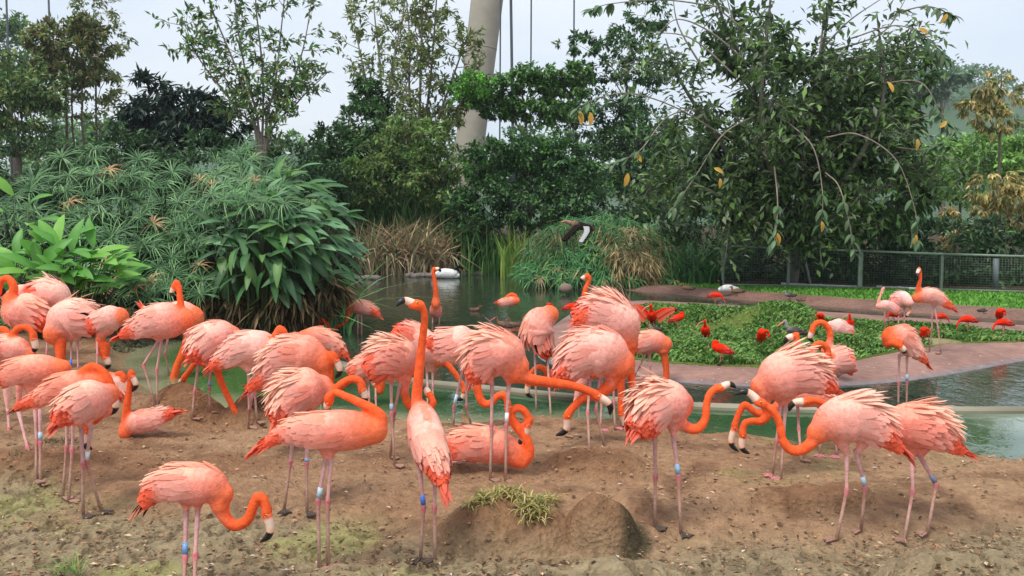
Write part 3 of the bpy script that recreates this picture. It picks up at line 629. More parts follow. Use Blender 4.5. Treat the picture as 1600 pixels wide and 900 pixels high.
flam('rightmost front flamingo with raised back plumes, its neck reaching left behind its neighbour', gy(1431,839)+.12,
     [(1392,672,20,.1),(1410,666,36,.05),(1436,666,42),(1462,678,27),(1486,694,12),(1504,704,5)],
     [(1394,672,.15),(1370,665,.25),(1330,645,.3),(1296,634,.3),(1276,626,.3),(1262,626,.3)], (1231,640,.3), [[(1425,722),(1426,768),(1413,842)],[(1438,714),(1463,757),(1449,834)]], band=(1,), bandc=lin(110,130,160), nr=(12,8), hr=11, ruffle=.9, facing=-1, orange=.4, billw=8)
# sitting
flam('flamingo sitting on the low mound above the grass tuft, neck looped in a ring', gy(765,735),
     [(812,712,14),(790,702,26),(762,694,32),(735,694,30),(712,700,20),(700,708,10)],
     [(800,712),(816,722),(827,706),(820,682),(804,662),(799,646),(808,637),(820,643),(827,658)], (800,698), [[(745,716),(702,718)],[(740,722),(703,724)]], nr=(13,8.5), hr=10.5, orange=.3)
flam('small flamingo sitting on the ground at left with upright neck', gy(228,684),
     [(198,668,12),(216,660,20),(238,655,18),(258,648,10),(268,645,5)],
     [(196,676),(196,655),(199,630),(202,608),(204,592),(205,584)], (209,612), [[(240,672),(262,676)]], nr=(9,6.5), hr=8.5, orange=.6)
flam('flamingo sitting low behind the nest mound with its head hidden from view', gy(420,640)+.25,
     [(448,600,10),(430,600,13),(412,602,12),(398,604,8)], None, None, [], orange=.5)
# left cluster
flam('pale round-backed flamingo seen from behind in the left cluster, white leg band', gy(130,806),
     [(170,616,18,.10),(153,622,32,.05),(133,628,37),(110,642,20,-.06),(92,658,9,-.10)],
     [(160,640,.12),(148,655,.14),(138,662,.14),(133,672,.12)], (141,703,.10), [[(127,668),(129,725),(130,806,'mud')],[(142,668),(135,722),(158,799,'mud')]], band=(1,), bandc=lin(225,232,238), nr=(13,9), hr=11, facing=.8)
flam('flamingo leaning forward in the left cluster with arched neck over a paler neighbour', gy(110,785)+.1,
     [(158,598,16),(135,602,26),(105,605,27),(75,617,17),(45,629,9),(25,638,5)],
     [(150,612),(136,596),(133,580),(146,573),(162,582),(172,598),(175,612)], (174,649), [[(114,640),(113,703),(107,784)],[(105,640),(104,700),(98,778)]], nr=(11,8.5), hr=10.5, orange=.55, blacktip=1)
flam('flamingo with banded legs on the left earth bank, tail cut by the frame', gy(58,752)+.1,
     [(98,575,14),(72,577,25),(40,580,27),(12,588,14),(-12,595,7)], None, None, [[(55,640),(57,690),(56,752)],[(62,640),(63,692),(63,756)]], band=(1,), orange=.35)
flam('flamingo at the left edge with neck arched like a hook above a striped pale back', gy(40,735)+.5,
     [(45,555,12),(30,548,22),(10,545,24),(-15,552,14)],
     [(4,573),(19,565),(22,545),(20,526),(28,513),(44,512),(53,525)], (49,553), [[(28,640),(43,700),(52,738,'mud')]], nr=(9.5,7), hr=8.5, orange=.3)
flam('flamingo cut by the left edge with only its orange neck bend and pink flank showing', gy(12,700)+.6,
     [(24,560,14),(2,552,26),(-30,552,26),(-55,560,12)], [(10,552),(14,532),(8,516),(-6,516),(-12,530)], (-14,556), [[(12,640),(14,670),(5,706)]], nr=(9,7), hr=8)
flam('orange-flanked flamingo at upper left of the flock, neck curled out of frame', gy(70,580)+.7,
     [(18,470,14),(26,485,28),(45,488,32),(66,500,18),(76,505,8)],
     [(14,482),(20,462),(21,446),(12,435),(2,439),(-3,452)], (-4,474), [[(73,510),(73,548),(71,600)]], nr=(9.5,7), hr=8.5, orange=.6)
flam('pink flamingo with raised feathers at the back of the left cluster', gy(80,560)+.15,
     [(100,480,14),(88,465,26),(70,460,28),(52,468,18)], None, None, [[(84,495),(84,530),(84,575)]], ruffle=.9)
flam('plump pink flamingo beside the left edge standing behind the hook-necked one', gy(40,560)+.3,
     [(46,452,10),(34,460,18),(20,470,16)], None, None, [], ruffle=.2)
flam('ruffled flamingo of the left cluster with its orange neck lowered straight down', gy(118,580)+.3,
     [(88,520,20,-.06),(102,505,34),(122,498,36),(146,505,20),(164,512,9)],
     [(92,520,-.06),(94,540,-.08),(95,562,-.10),(96,585,-.10)], (98,618,-.10), [[(111,533),(111,575),(112,622)],[(121,533),(122,575),(121,622)]], band=(0,), bandc=lin(70,120,215), ruffle=.7, nr=(13,9), hr=10, orange=.35, blacktip=1.5)
flam('flamingo ending the left cluster, its head hanging low beside the pool edge', gy(160,590)+.3,
     [(186,495,16),(175,497,22),(160,502,20),(146,508,10)],
     [(168,512),(158,524),(157,540),(161,552),(166,545),(167,535),(165,555)], (166,577), [[(152,520),(152,555),(150,600)]], nr=(10,7.5), hr=8.5)
flam('flamingo peering left with a white bill between the sitter and the pale round back', gy(190,660)+.3,
     [(172,590,10),(180,600,17),(186,612,14)], [(178,592),(184,585),(190,584),(194,591)], (194,620), [], nr=(7,6), hr=8)
# second group at left centre
flam('flamingo by the green pool holding its hooked neck high in front of a twin', gy(238,624),
     [(286,498,18),(272,500,29),(250,502,31),(226,510,21),(204,518,10),(188,525,4)],
     [(282,505),(283,482),(281,462),(280,448),(276,440),(272,446)], (271,464), [[(247,533),(224,570),(243,635)],[(252,533),(245,578),(246,634)]], nr=(8,5.2), hr=6.5, facing=1)
flam('flamingo behind the hook-necked one lowering its neck to the nest mound', gy(265,600)+.15,
     [(298,497,22),(284,495,27),(262,500,26),(240,500,14),(224,482,5)],
     [(296,508),(294,530),(286,552),(277,572),(272,590)], (270,616), [[(262,530),(258,551),(265,592)]], nr=(11,8), hr=9.5, facing=1)
flam('flamingo seen from behind with dark under-tail beside the nest mound', gy(318,650),
     [(358,528,22,.10),(343,526,29,.05),(326,532,31),(312,545,20,-.05),(300,556,8,-.08)],
     [(332,555,.05),(338,572,.03),(345,595),(356,620),(366,640),(373,652)], (379,670), [[(311,562),(304,612),(300,655)],[(329,578),(327,605),(328,645)]], band=(1,), bandc=lin(130,160,205), nr=(8,6.5), hr=9, wr=.95)
flam('flamingo with streaky tail feathers beside the nest mound, head curled at its chest', gy(389,665),
     [(436,540,16),(418,544,28),(388,544,30),(362,556,20),(342,566,10),(330,575,4)],
     [(432,548),(444,536),(444,520),(437,513),(430,524,-.06)], (424,552,-.08), [[(388,582),(389,617),(389,667)],[(398,582),(398,615),(402,660)]], nr=(10,7), hr=8.5, orange=.15)
flam('flamingo reaching its neck low and left between the legs of its neighbours', gy(345,640)+.35,
     [(352,566,13),(372,555,20),(395,550,18),(415,555,10)], [(345,568),(325,570),(308,566),(297,578),(288,590)], (282,606), [[(388,570),(389,610),(392,650)]], nr=(8.5,6), hr=8)
flam('fluffed pale flamingo at left centre with orange tail to the left and head turned right', gy(450,700)-.25,
     [(500,566,22),(478,556,36),(452,556,33),(425,578,18),(402,597,9),(388,610,5)],
     [(505,585),(514,600),(516,580),(514,562),(518,553),(524,559)], (527,591), [[(394,616),(390,640),(388,670)],[(440,600),(440,640),(445,690)]], nr=(10,7.5), hr=9, ruffle=.8, orange=.2)
flam('cream fluffed flamingo seen from behind with arched neck and bill over the shallow pool', gy(468,799),
     [(500,606,22,.06),(485,608,38,.03),(466,614,38),(448,636,24,-.04),(436,654,10,-.07)],
     [(505,618,.05),(522,612,.05),(535,600,.05),(550,592,.04),(561,595,.03),(566,604,.03)], (566,632,.02), [[(457,690),(454,721),(444,797,'mud')],[(480,700),(479,723),(480,802,'mud')]], band=(1,), bandc=lin(140,175,205), nr=(11.5,8.5), hr=10.5, ruffle=.85, wr=.95, facing=.5)
flam('flamingo with its back to the bush and orange tail pointing right, head hidden', gy(505,620)+.2,
     [(478,530,16),(496,528,20),(516,534,17),(532,548,8),(540,556,4)], None, None, [[(500,552),(501,580),(502,625)]], orange=.2)
# pond birds
flam('flamingo wading alone in the dark pond by the bush, head dipped down left', 13.3,
     [(548,479,9),(562,479,13),(578,483,9),(592,493,3)],
     [(546,482),(543,496),(536,506),(526,511),(520,520)], (516,530), [[(559,493),(559,510),(559,525)],[(565,493),(565,510),(565,525)]], water=True, nr=(5,3.2), hr=4.2, group='flamingos wading in the pond')
flam('flamingo standing chest deep in the pond facing the camera with upright neck', 14.6,
     [(681,476,8,-.10),(681,484,13,0),(681,486,13,.12),(681,484,6,.3)],
     [(681,474,-.1),(681,456,-.12),(679,438,-.12),(677,426,-.12),(679,420,-.12)], (689,424,-.15), [[(676,497),(676,503),(676,510)],[(686,497),(686,503),(686,510)]], water=True, nr=(6,4.2), hr=4.6, group='flamingos wading in the pond')
flam('flamingo bathing in the pond with its head folded on its back', 16.0,
     [(806,470,7),(796,471,9),(785,473,6),(781,473,3)], [(804,470),(806,463),(799,460),(792,464),(790,468)], (783,468), [], nr=(4,3.5), hr=4.2, group='flamingos wading in the pond')
# centre
flam('ruffled pink flamingo left of the tall neck, neck looped low behind it', gy(614,725),
     [(638,570,20,.05),(625,560,35),(606,562,36),(592,575,20)],
     [(632,590,.03),(632,610,.03),(636,628,.03),(648,640,.05),(668,640,.08),(677,630,.08),(672,618,.1)], (660,606,.15), [[(611,600),(612,645),(617,728)],[(625,600),(616,645),(610,715)]], band=(0,), ruffle=.8, nr=(9.5,7.5), hr=9, facing=1)
flam('small flamingo right of the arched bill with its orange neck drooping', gy(580,640)+.05,
     [(594,580,14),(582,572,21),(566,576,20),(555,586,8)],
     [(592,585),(596,600),(593,612),(588,604)], (584,588), [[(576,600),(577,622),(576,642)],[(587,600),(587,622),(588,645)]], nr=(9,7), hr=8)
flam('pale flamingo behind the tall neck bending its neck down toward the kerb', gy(672,640)+.1,
     [(686,560,14),(668,548,28),(645,530,28),(625,528,16)],
     [(686,560),(696,566),(708,580),(721,598),(728,608)], (714,626), [[(667,582),(668,605),(668,645)],[(676,582),(676,605),(678,642)]], nr=(8,6), hr=8)
flam('sleek flamingo at centre with orange wing tip to the left and long mauve legs', gy(723,664),
     [(746,535,18),(730,538,32),(708,540,32),(690,538,16),(672,535,8)],
     [(744,555),(745,585),(746,608),(753,628),(766,631),(776,620),(788,617),(794,632)], (790,662), [[(724,572),(709,637),(709,664)],[(728,572),(729,637),(736,663)]], band=(0,), bandc=lin(190,215,235), nr=(9.5,7.5), hr=8.5, orange=.3)
flam('large ruffled flamingo at centre stretching its neck out flat to the right', gy(780,748)+.05,
     [(806,572,22),(790,556,38),(768,553,40),(752,572,24),(742,590,11)],
     [(805,584),(830,593),(862,598),(890,602),(912,608),(930,616)], (956,646), [[(769,602),(768,665),(766,750)],[(795,602),(791,665),(790,752)]], band=(1,), bandc=lin(230,230,230), ruffle=.85, nr=(12.5,9), hr=11, orange=.4, facing=1)
flam('flamingo preening with one orange wing hanging open and black wing feathers showing', gy(850,650)+.1,
     [(858,492,16),(846,502,27),(840,520,29),(848,540,16),(854,556,6)], None, None, [[(836,552),(837,600),(838,648)],[(855,552),(858,605),(861,655)]], orange=.5, blacktip=2, wr=.95)
flam('big orange-flanked flamingo at the pool edge lowering its neck to the left', gy(921,700),
     [(968,568,26),(945,552,42),(915,553,42),(892,575,24),(876,594,9)],
     [(962,578),(955,600),(935,616),(912,622),(896,636),(889,645)], (872,682), [[(922,592),(918,645),(921,704)],[(937,592),(931,640),(945,700)]], ruffle=.35, nr=(15,8.5), hr=11, orange=.45, facing=1)
flam('tall ruffled flamingo with a crest of raised spiky feathers behind the orange-flanked one', gy(955,668)+.1,
     [(982,535,16),(972,508,34),(950,492,36),(925,492,26),(905,500,12)],
     [(978,530),(983,552),(985,575),(987,595)], (990,622), [[(940,590),(940,628),(938,672)],[(959,590),(959,630),(961,670)]], ruffle=1.0, nr=(13,9), hr=9.5, orange=.35, facing=1, pinkfeet=True)
flam('flamingo drinking with its orange neck hanging straight down to the pool edge', gy(950,676)+.2,
     [(966,560,20),(950,548,30),(925,548,28),(905,565,14)],
     [(964,572),(969,595),(971,620),(971,640)], (970,679), [[(897,635),(890,655),(884,682)]], nr=(11,8), hr=9.5)
flam('flamingo holding its hooked neck high above the spiky crest of its neighbour', gy(930,640)+.9,
     [(916,482,12),(930,488,22),(955,492,22),(975,500,10)],
     [(916,484),(913,470),(914,456),(918,444),(921,435),(917,431)], (907,441), [], nr=(6.5,5), hr=6, facing=-1)
flam('flamingo with swan-like arched neck and drooping bill over the grey kerb', gy(875,650)+.35,
     [(868,590,14),(885,580,22),(905,575,22),(925,580,12)],
     [(870,592),(860,590),(852,578),(840,574),(830,584),(825,597)], (830,622), [[(905,605),(904,640),(900,680)]], nr=(8.5,6.2), hr=7.5, facing=-1)
flam('flamingo standing on the red rim of the island with its neck bent down', float(gnd(1003,589,.02)[1]),
     [(1037,538,14),(1020,533,20),(1002,537,17),(988,542,6)],
     [(1036,548),(1039,562),(1041,578),(1041,595)], (1042,615), [[(1007,555),(1000,572),(991,588)],[(1015,557),(1016,572),(1016,590)]], nr=(8.5,6.5), hr=7.5, gdz=.02)
# right group
flam('large flamingo at right with windblown back plumes and neck coiled low over the green pool', gy(1214,744),
     [(1190,603,18),(1206,596,37),(1234,585,44),(1262,590,28),(1288,600,12),(1304,608,5)],
     [(1192,612),(1196,632),(1200,646),(1190,658),(1174,658),(1163,662),(1160,676)], (1168,710), [[(1220,632),(1213,690),(1207,742)],[(1227,634),(1224,692),(1220,748)]], ruffle=.95, nr=(12,7.5), hr=10, facing=-1, orange=.15, pinkfeet=True)
flam('flamingo mostly hidden behind the windblown one, pink webbed feet at the pool edge', gy(1293,711),
     [(1232,618,16),(1255,615,24),(1280,620,18),(1294,628,8)],
     [(1225,628),(1200,646),(1180,644),(1164,632),(1155,645),(1148,664)], (1150,706), [[(1281,640),(1281,680),(1281,711)],[(1307,640),(1307,680),(1307,713)]], nr=(9,7), hr=9, facing=-.2, orange=.7, pinkfeet=True)
flam('flamingo with only its orange head and white bill showing above the windblown plumes', gy(1250,720)+.3,
     [(1262,600,12),(1245,590,22),(1225,600,14)], [(1250,590),(1249,565),(1247,540),(1243,524)], (1225,536), [[(1246,630),(1248,670),(1252,720)]], nr=(8,7), hr=8.5)
flam('flamingo by the island rim with tightly coiled neck and black-tipped bill over its chest', float(gnd(1309,612,WZ)[1]),
     [(1292,578,14,-.05),(1302,568,24),(1312,565,24),(1318,575,10,.1)],
     [(1290,588,-.1),(1280,575,-.12),(1271,560,-.12),(1271,545,-.12),(1281,537,-.12),(1292,544,-.12),(1294,554,-.12)], (1287,575,-.14), [[(1309,588),(1309,605),(1309,625)]], nr=(10,7), hr=7.5, orange=.2)
flam('flamingo behind the coiled one with its neck arched like a croquet hoop', float(gnd(1300,592,.0)[1]),
     [(1292,548,10),(1302,552,14),(1312,560,12)], [(1293,545),(1297,530),(1295,514),(1285,504),(1274,506),(1269,515)], (1269,535), [], nr=(7,6), hr=7)
flam('pale pink flamingo grazing on the island grass with neck down', gy(1310,540)-.0,
     [(1298,508,7),(1308,510,14),(1320,515,12),(1326,522,5)], [(1299,514),(1302,524),(1299,530),(1292,533)], (1284,538), [[(1309,524),(1309,532),(1309,541)]], sty='pale', nr=(5,4), hr=4.6, group='flamingos on the island', gdz=.05)
flam('pale flamingo on the island with white face and raised neck', float(gnd(1382,522,.05)[1]),
     [(1374,478,6),(1383,477,9),(1394,481,8),(1402,488,3)], [(1374,477),(1373,470),(1376,460),(1380,451)], (1373,462), [[(1382,487),(1383,504),(1382,521)],[(1387,487),(1388,503),(1388,519)]], sty='pale', nr=(4,2.8), hr=3.8, group='flamingos on the island', gdz=.05)
flam('pale flamingo on the island bending its head under its breast', float(gnd(1408,510,.05)[1]),
     [(1420,472,9,-.1),(1412,468,14),(1404,469,13),(1398,474,6)], [(1420,476,-.1),(1424,484,-.1),(1419,490,-.1)], (1415,495,-.1), [[(1404,483),(1404,497),(1403,512)],[(1413,484),(1413,497),(1413,511)]], sty='pale', nr=(4,3), hr=3.6, group='flamingos on the island', gdz=.05)
flam('slender flamingo standing tall on the island with upright neck and tail to the right', float(gnd(1460,551,.04)[1]),
     [(1434,465,9),(1444,462,13),(1459,463,13),(1474,472,8),(1488,481,3)], [(1436,466),(1434,455),(1437,440),(1438,428),(1436,420)], (1434,436,-.12), [[(1457,478),(1456,515),(1452,549)],[(1460,478),(1466,515),(1470,552)]], nr=(5.5,3.6), hr=4.2, group='flamingos on the island', gdz=.04, facing=-1)
flam('rosy flamingo preening on the near island rim, its neck folded into a bulge', float(gnd(1411,628,-.06)[1]),
     [(1392,526,15),(1408,526,21),(1422,540,17),(1436,555,8),(1446,565,3)], [(1400,520),(1390,516),(1384,526),(1386,538),(1396,536,-.08),(1405,540,-.1)], (1412,552,-.08), [[(1405,557),(1404,598),(1404,633)],[(1417,557),(1417,598),(1417,628)]], band=(1,), nr=(8,7.5), hr=7.5, water=True, orange=.4, group='flamingos on the island')
# ---------------------------------------------------------------- other birds from unit templates (u right, v up, body length 1)
def tmpl(name, label, cat, x, y, s, pose, flip=1, sty='ibis', gz=.06, fy=None, group=None, Y=None, **k):
    Pz = dict(
     up=([(.34,.06,.13),(.18,.04,.21),(-.08,.0,.22),(-.34,-.07,.13),(-.60,-.15,.05)], [(.32,.10),(.44,.24),(.46,.40),(.52,.50)], (.96,.22), [[(.04,-.2),(.0,-.42),(.02,-.72)],[(-.05,-.2),(-.08,-.42),(-.06,-.70)]]),
     feed=([(.34,.0,.13),(.16,.06,.21),(-.08,.06,.22),(-.34,.0,.13),(-.60,-.06,.05)], [(.34,.02),(.48,-.05),(.58,-.18),(.62,-.28)], (.74,-.66), [[(.04,-.2),(.0,-.42),(.02,-.72)],[(-.05,-.2),(-.08,-.42),(-.06,-.70)]]),
     tuck=([(.30,.08,.15),(.14,.06,.23),(-.08,.0,.23),(-.34,-.10,.14),(-.58,-.18,.05)], [(.30,.14),(.36,.28),(.26,.38),(.16,.34)], (.36,.02), [[(.04,-.2),(.0,-.42),(.02,-.72)],[(-.05,-.2),(-.08,-.42),(-.06,-.70)]]),
     front=([(0,.10,.19,-.08),(.0,.04,.27,0),(.02,-.06,.25,.08),(.04,-.26,.10,.15)], [(0,.16,-.08),(-.02,.32,-.12),(.0,.46,-.14),(-.03,.54,-.14)], (-.50,.16,-.2), [[(.10,-.30),(.10,-.44),(.10,-.62)],[(-.10,-.30),(-.10,-.44),(-.10,-.62)]]),
     preen=([(0,.16,.20,-.06),(.0,.02,.28,0),(-.02,-.14,.20,.06),(-.02,-.34,.08,.1)], [(.10,.18,-.08),(.24,.22,-.1),(.36,.10,-.1),(.36,.0,-.1)], (.30,-.22,-.1), [[(.06,-.36),(.06,-.48),(.06,-.62)],[(-.06,-.36),(-.06,-.48),(-.06,-.62)]]),
     swim=([(.40,.02,.12),(.20,.02,.18),(-.10,.02,.19),(-.40,.06,.10),(-.54,.10,.04)], [(.34,.08),(.42,.22),(.44,.34),(.50,.38)], (.72,.30), []),
     sit=([(.36,.0,.13),(.18,.02,.19),(-.10,.02,.20),(-.38,.0,.11),(-.56,.02,.04)], [(.32,.06),(.40,.20),(.40,.32),(.46,.36)], (.66,.28), [[(.04,-.18),(.04,-.24),(.04,-.36)],[(-.06,-.18),(-.06,-.24),(-.06,-.36)]]),
    )[pose]
    q = lambda p, n: (x+flip*p[0]*s, y-p[1]*s)+tuple(p[n:])
    fy = fy if fy is not None else y+(.62 if pose in ('front','preen') else .36 if pose == 'sit' else .71)*s
    Y = Y or float(gnd(x, fy, gz)[1])
    body = [(x+flip*p[0]*s, y-p[1]*s, p[2]*s)+tuple(p[3:]) for p in Pz[0]]
    neck = [(x+flip*p[0]*s, y-p[1]*s)+tuple(p[2:]) for p in Pz[1]]; b_ = Pz[2]; bl = (x+flip*b_[0]*s, y-b_[1]*s)+tuple(b_[2:])
    legs = [[(x+flip*p[0]*s, y-p[1]*s) for p in l] for l in Pz[3]]
    kk = dict(nr=(.10*s, .055*s), hr=.085*s, bshape='curved' if sty == 'ibis' else 'straight', gdz=gz, facing=flip*.8, wr=.9)
    kk.update(k)
    return bird(name, label, cat, Y, body, neck, bl, legs, group=group, sty=sty, **kk)
IG = 'scarlet ibises'
def ibis(label, *a, **k): return tmpl('scarlet_ibis', label, 'ibis', *a, group=IG, blacktip=.5, **k)
ibis('scarlet ibis in the shade under the leafy bush on the left', 387, 502, 22, 'front', 1, gz=.02)
ibis('dark red ibis bending at the foot of the bush beside the wading flamingo', 497, 503, 27, 'feed', 1, gz=.0)
ibis('scarlet ibis standing at the tip of the island left of the crested flamingo', 893, 479, 24, 'up', 1, fy=497)
ibis('scarlet ibis tucked in front of another at the tip of the island', 905, 486, 27, 'tuck', -1, fy=505)
ibis('small scarlet ibis seen above the preening flamingo', 857, 479, 17, 'preen', 1, fy=494, gz=-.04)
ibis('scarlet ibis hunched on the island grass with head drawn in, right of the spread-winged one', 1059, 497, 24, 'tuck', 1)
ibis('scarlet ibis facing the camera on the island grass with long bill to the left', 1102, 517, 30, 'front', 1)
ibis('scarlet ibis resting at the near edge of the island grass', 1126, 545, 32, 'tuck', -1)
ibis('scarlet ibis preening in the middle of the island grass', 1190, 524, 31, 'preen', 1)
ibis('scarlet ibis walking down the far red bank with head low', 1118, 462, 20, 'feed', 1)
ibis('scarlet ibis seen above the hoop-necked flamingo', 1283, 496, 22, 'preen', -1)
ibis('scarlet ibis with raised curled neck beside the pale grazing flamingo', 1328, 505, 26, 'front', 1)
ibis('scarlet ibis feeding behind the legs of the two pale flamingos', 1396, 492, 22, 'feed', -1)
ibis('scarlet ibis preening at the feet of the slender upright flamingo', 1443, 519, 24, 'preen', 1)
ibis('scarlet ibis behind the legs of the slender flamingo with head down right', 1470, 495, 20, 'feed', 1)
ibis('scarlet ibis bent low feeding to the left on the island strip at right', 1512, 500, 26, 'feed', -1)
ibis('scarlet ibis upright at the right end of the island strip, bill to the right', 1562, 490, 25, 'preen', 1, fy=520)
ibis('scarlet ibis feeding in front of the upright one at the right end', 1568, 505, 26, 'feed', -1)
# spread-winged ibis
def winged():
    o = tmpl('scarlet_ibis', 'scarlet ibis holding both wings spread on the island grass', 'ibis', 1018, 494, 32, 'front', 1, group=IG, fy=512)
    Y = float(gnd(1018, 512, .06)[1])
    for sg, tipx, tipy in ((-1, 997, 477), (1, 1048, 481)):
        mb = MB(); a = at(1018+sg*6, 489, Y); t = at(tipx, tipy, Y+.05); d = t-a; n = 15; q = np.linspace(0.05, 1, n)
        P = a[None]+d[None]*q[:, None]+np.array((0, 0, .02))*np.sin(q*np.pi)[:, None]
        for row, ln in ((0, .17), (1, .09)):
            D = norm(np.array((sg*.35, .1, -1.0))[None]+np.stack([sg*q*.8, 0*q, q*.55], 1)); cc = np.tile(SCAR, (n, 1)); cc2 = np.tile(lin(246,120,90), (n, 1))
            if row == 0: cc2[-3:] = lin(30,20,22)
            feathers(mb, P+np.array((0, -.012*row, 0)), D, np.tile((0, -1., .1), (n, 1)), np.full(n, ln)*(1-.35*q), np.full(n, .05), np.full(n, .1), cc, cc2)
        addtube(mb, np.vstack([a, a+d*.5+np.array((0, 0, .025)), t]), [.018, .014, .006], SCAR, 8)
        mb.build('wing', M_plume, o)
winged()
# water fowl
DG = 'brown whistling ducks'
tmpl('duck', 'brown duck standing on the far lawn edge by the red bank', 'duck', 1075, 450, 19, 'sit', -1, sty='duck', group=DG)
tmpl('duck', 'brown duck standing beside the white swan on the lawn', 'duck', 1152, 455, 20, 'sit', -1, sty='duck', group=DG)
tmpl('duck', 'grey and dark duck on the lawn in front of the white pipe', 'duck', 1234, 461, 17, 'sit', -1, sty='grey', group=DG)
tmpl('duck', 'small dark duck on the red bank right of the grey one', 'duck', 1253, 469, 13, 'sit', 1, sty='duck', group=DG)
tmpl('duck', 'dark duck low on the far bank between the red ibises at right', 'duck', 1537, 485, 14, 'sit', 1, sty='grey', group=DG)
tmpl('duck', 'brown duck swimming in the middle of the dark pond', 'duck', 741, 484, 17, 'swim', 1, sty='duck', group=DG, Y=float(gnd(741, 486, WZ)[1]))
tmpl('duck', 'duck with a pink bill rising behind the big ruffled flamingo', 'duck', 788, 507, 24, 'up', -1, sty='duck', group=DG, fy=520, gz=-.06)
tmpl('duck', 'dark duck swimming just right of the pink-billed duck', 'duck', 806, 507, 22, 'swim', -1, sty='duck', group=DG, Y=float(gnd(806, 514, WZ)[1]))
tmpl('duck', 'dark moorhen walking on the mud under the bush', 'duck', 452, 512, 24, 'sit', 1, sty='grey', gz=.02)
tmpl('duck', 'dark duck peeping over the back of the flamingo on the rim', 'duck', 1024, 514, 18, 'sit', -1, sty='grey', group=DG)
tmpl('young_screamer', 'grey bird with pale neck walking left on the island grass', 'bird', 1242, 517, 30, 'up', -1, sty='grey', nr=(3.6,3.0), hr=3.4)
def swan(label, x, y, s, flip, Y, neckp, billp):
    q = lambda p: (x+flip*p[0]*s, y-p[1]*s)
    return bird('black_necked_swan', label, 'swan', Y, [q(p)+(p[2]*s,) for p in ((.42,.0,.12),(.22,.05,.19),(-.1,.07,.20),(-.38,.04,.12),(-.56,.06,.03))], [q(p) for p in neckp], q(billp), [], sty='swan', nr=(.085*s,.06*s), hr=.075*s, bshape='straight', group='black-necked swans', nf=.6)
swan('black-necked swan swimming by the reeds on the pond', 697, 430, 40, 1, float(gnd(697, 435, WZ)[1]), [(.36,.06),(.46,.16),(.44,.26),(.52,.33),(.60,.30)], (.72,.16))
swan('black-necked swan sitting on the lawn beside a brown duck', 1137, 452, 28, -1, float(gnd(1137, 457, .06)[1]), [(.34,.06),(.38,.25),(.36,.44),(.40,.54)], (.52,.46))
def flyer():
    """whistling duck in flight, wings beating down"""
    Y = 17.0
    o = bird('flying_duck', 'dark duck with white wing patches flying in front of the green papyrus mound', 'duck', Y, [(897,351,5),(907,353,6.5),(920,356,5),(928,358,2)], [(896,350),(888,347),(884,346)], (877,347), [], sty='flyer', nr=(4.2,2.8), hr=3.6, bshape='straight')
    for sg, pts in ((-1, [(903,350,0),(893,358,-.18),(878,374,-.42)]), (1, [(910,352,0),(912,362,-.2),(904,377,-.42)])):
        P = np.array([at(a, b, Y+d) for a, b, d in pts]); Q = catmull(P, 14); mb = MB(); n = 14; q = np.linspace(0, 1, n)
        chord = norm(np.array((1., 0, -.12)))
        nn = norm(np.cross(np.gradient(Q, axis=0), chord)); 
        for off, ln, ca in ((0, .26, lin(24,20,20)), (.014, .19, lin(190,190,190) if sg > 0 else lin(40,34,32)), (-.014, .19, lin(190,190,190) if sg > 0 else lin(40,34,32))):
            cc = np.tile(ca, (n, 1)); feathers(mb, Q+nn*off, norm(chord[None]+np.gradient(Q, axis=0)*2*q[:, None]), nn, np.full(n, ln)*.68*(1-.3*q), np.full(n, .055), np.zeros(n), cc, cc*.9, edge=.0)
        addtube(mb, Q, .016*(1.2-q), lin(40,32,30), 7); mb.build('wing', M_plume, o)
flyer()
# ================================================================ VEGETATION
M_grass = colmat('grass_blades', .6, .2, .2, 2.0, .2)
def quads_leaf(P, D, Nn, Lh, Wd, col, fold=.25):
    """folded diamond leaves: 4 verts, 1 quad each"""
    S = norm(np.cross(D, Nn)); N2 = norm(np.cross(S, D)); Lh = Lh[:, None]; Wd = Wd[:, None]
    V = np.stack([P, P+D*Lh*.45+S*Wd*.5+N2*Wd*fold, P+D*Lh, P+D*Lh*.45-S*Wd*.5+N2*Wd*fold], 1)
    F = (np.arange(len(P))[:, None]*4+np.arange(4)[None]); return V.reshape(-1, 3), F, np.repeat(col, 4, 0)
def palette(cols, n, jit=.18):
    cols = np.array([lin(*c) for c in cols]); c = cols[RNG.integers(0, len(cols), n)]
    return np.clip(c*(1+RNG.normal(0, jit, (n, 1))), .003, .9)
def unit(n): return norm(RNG.normal(0, 1, (n, 3)))
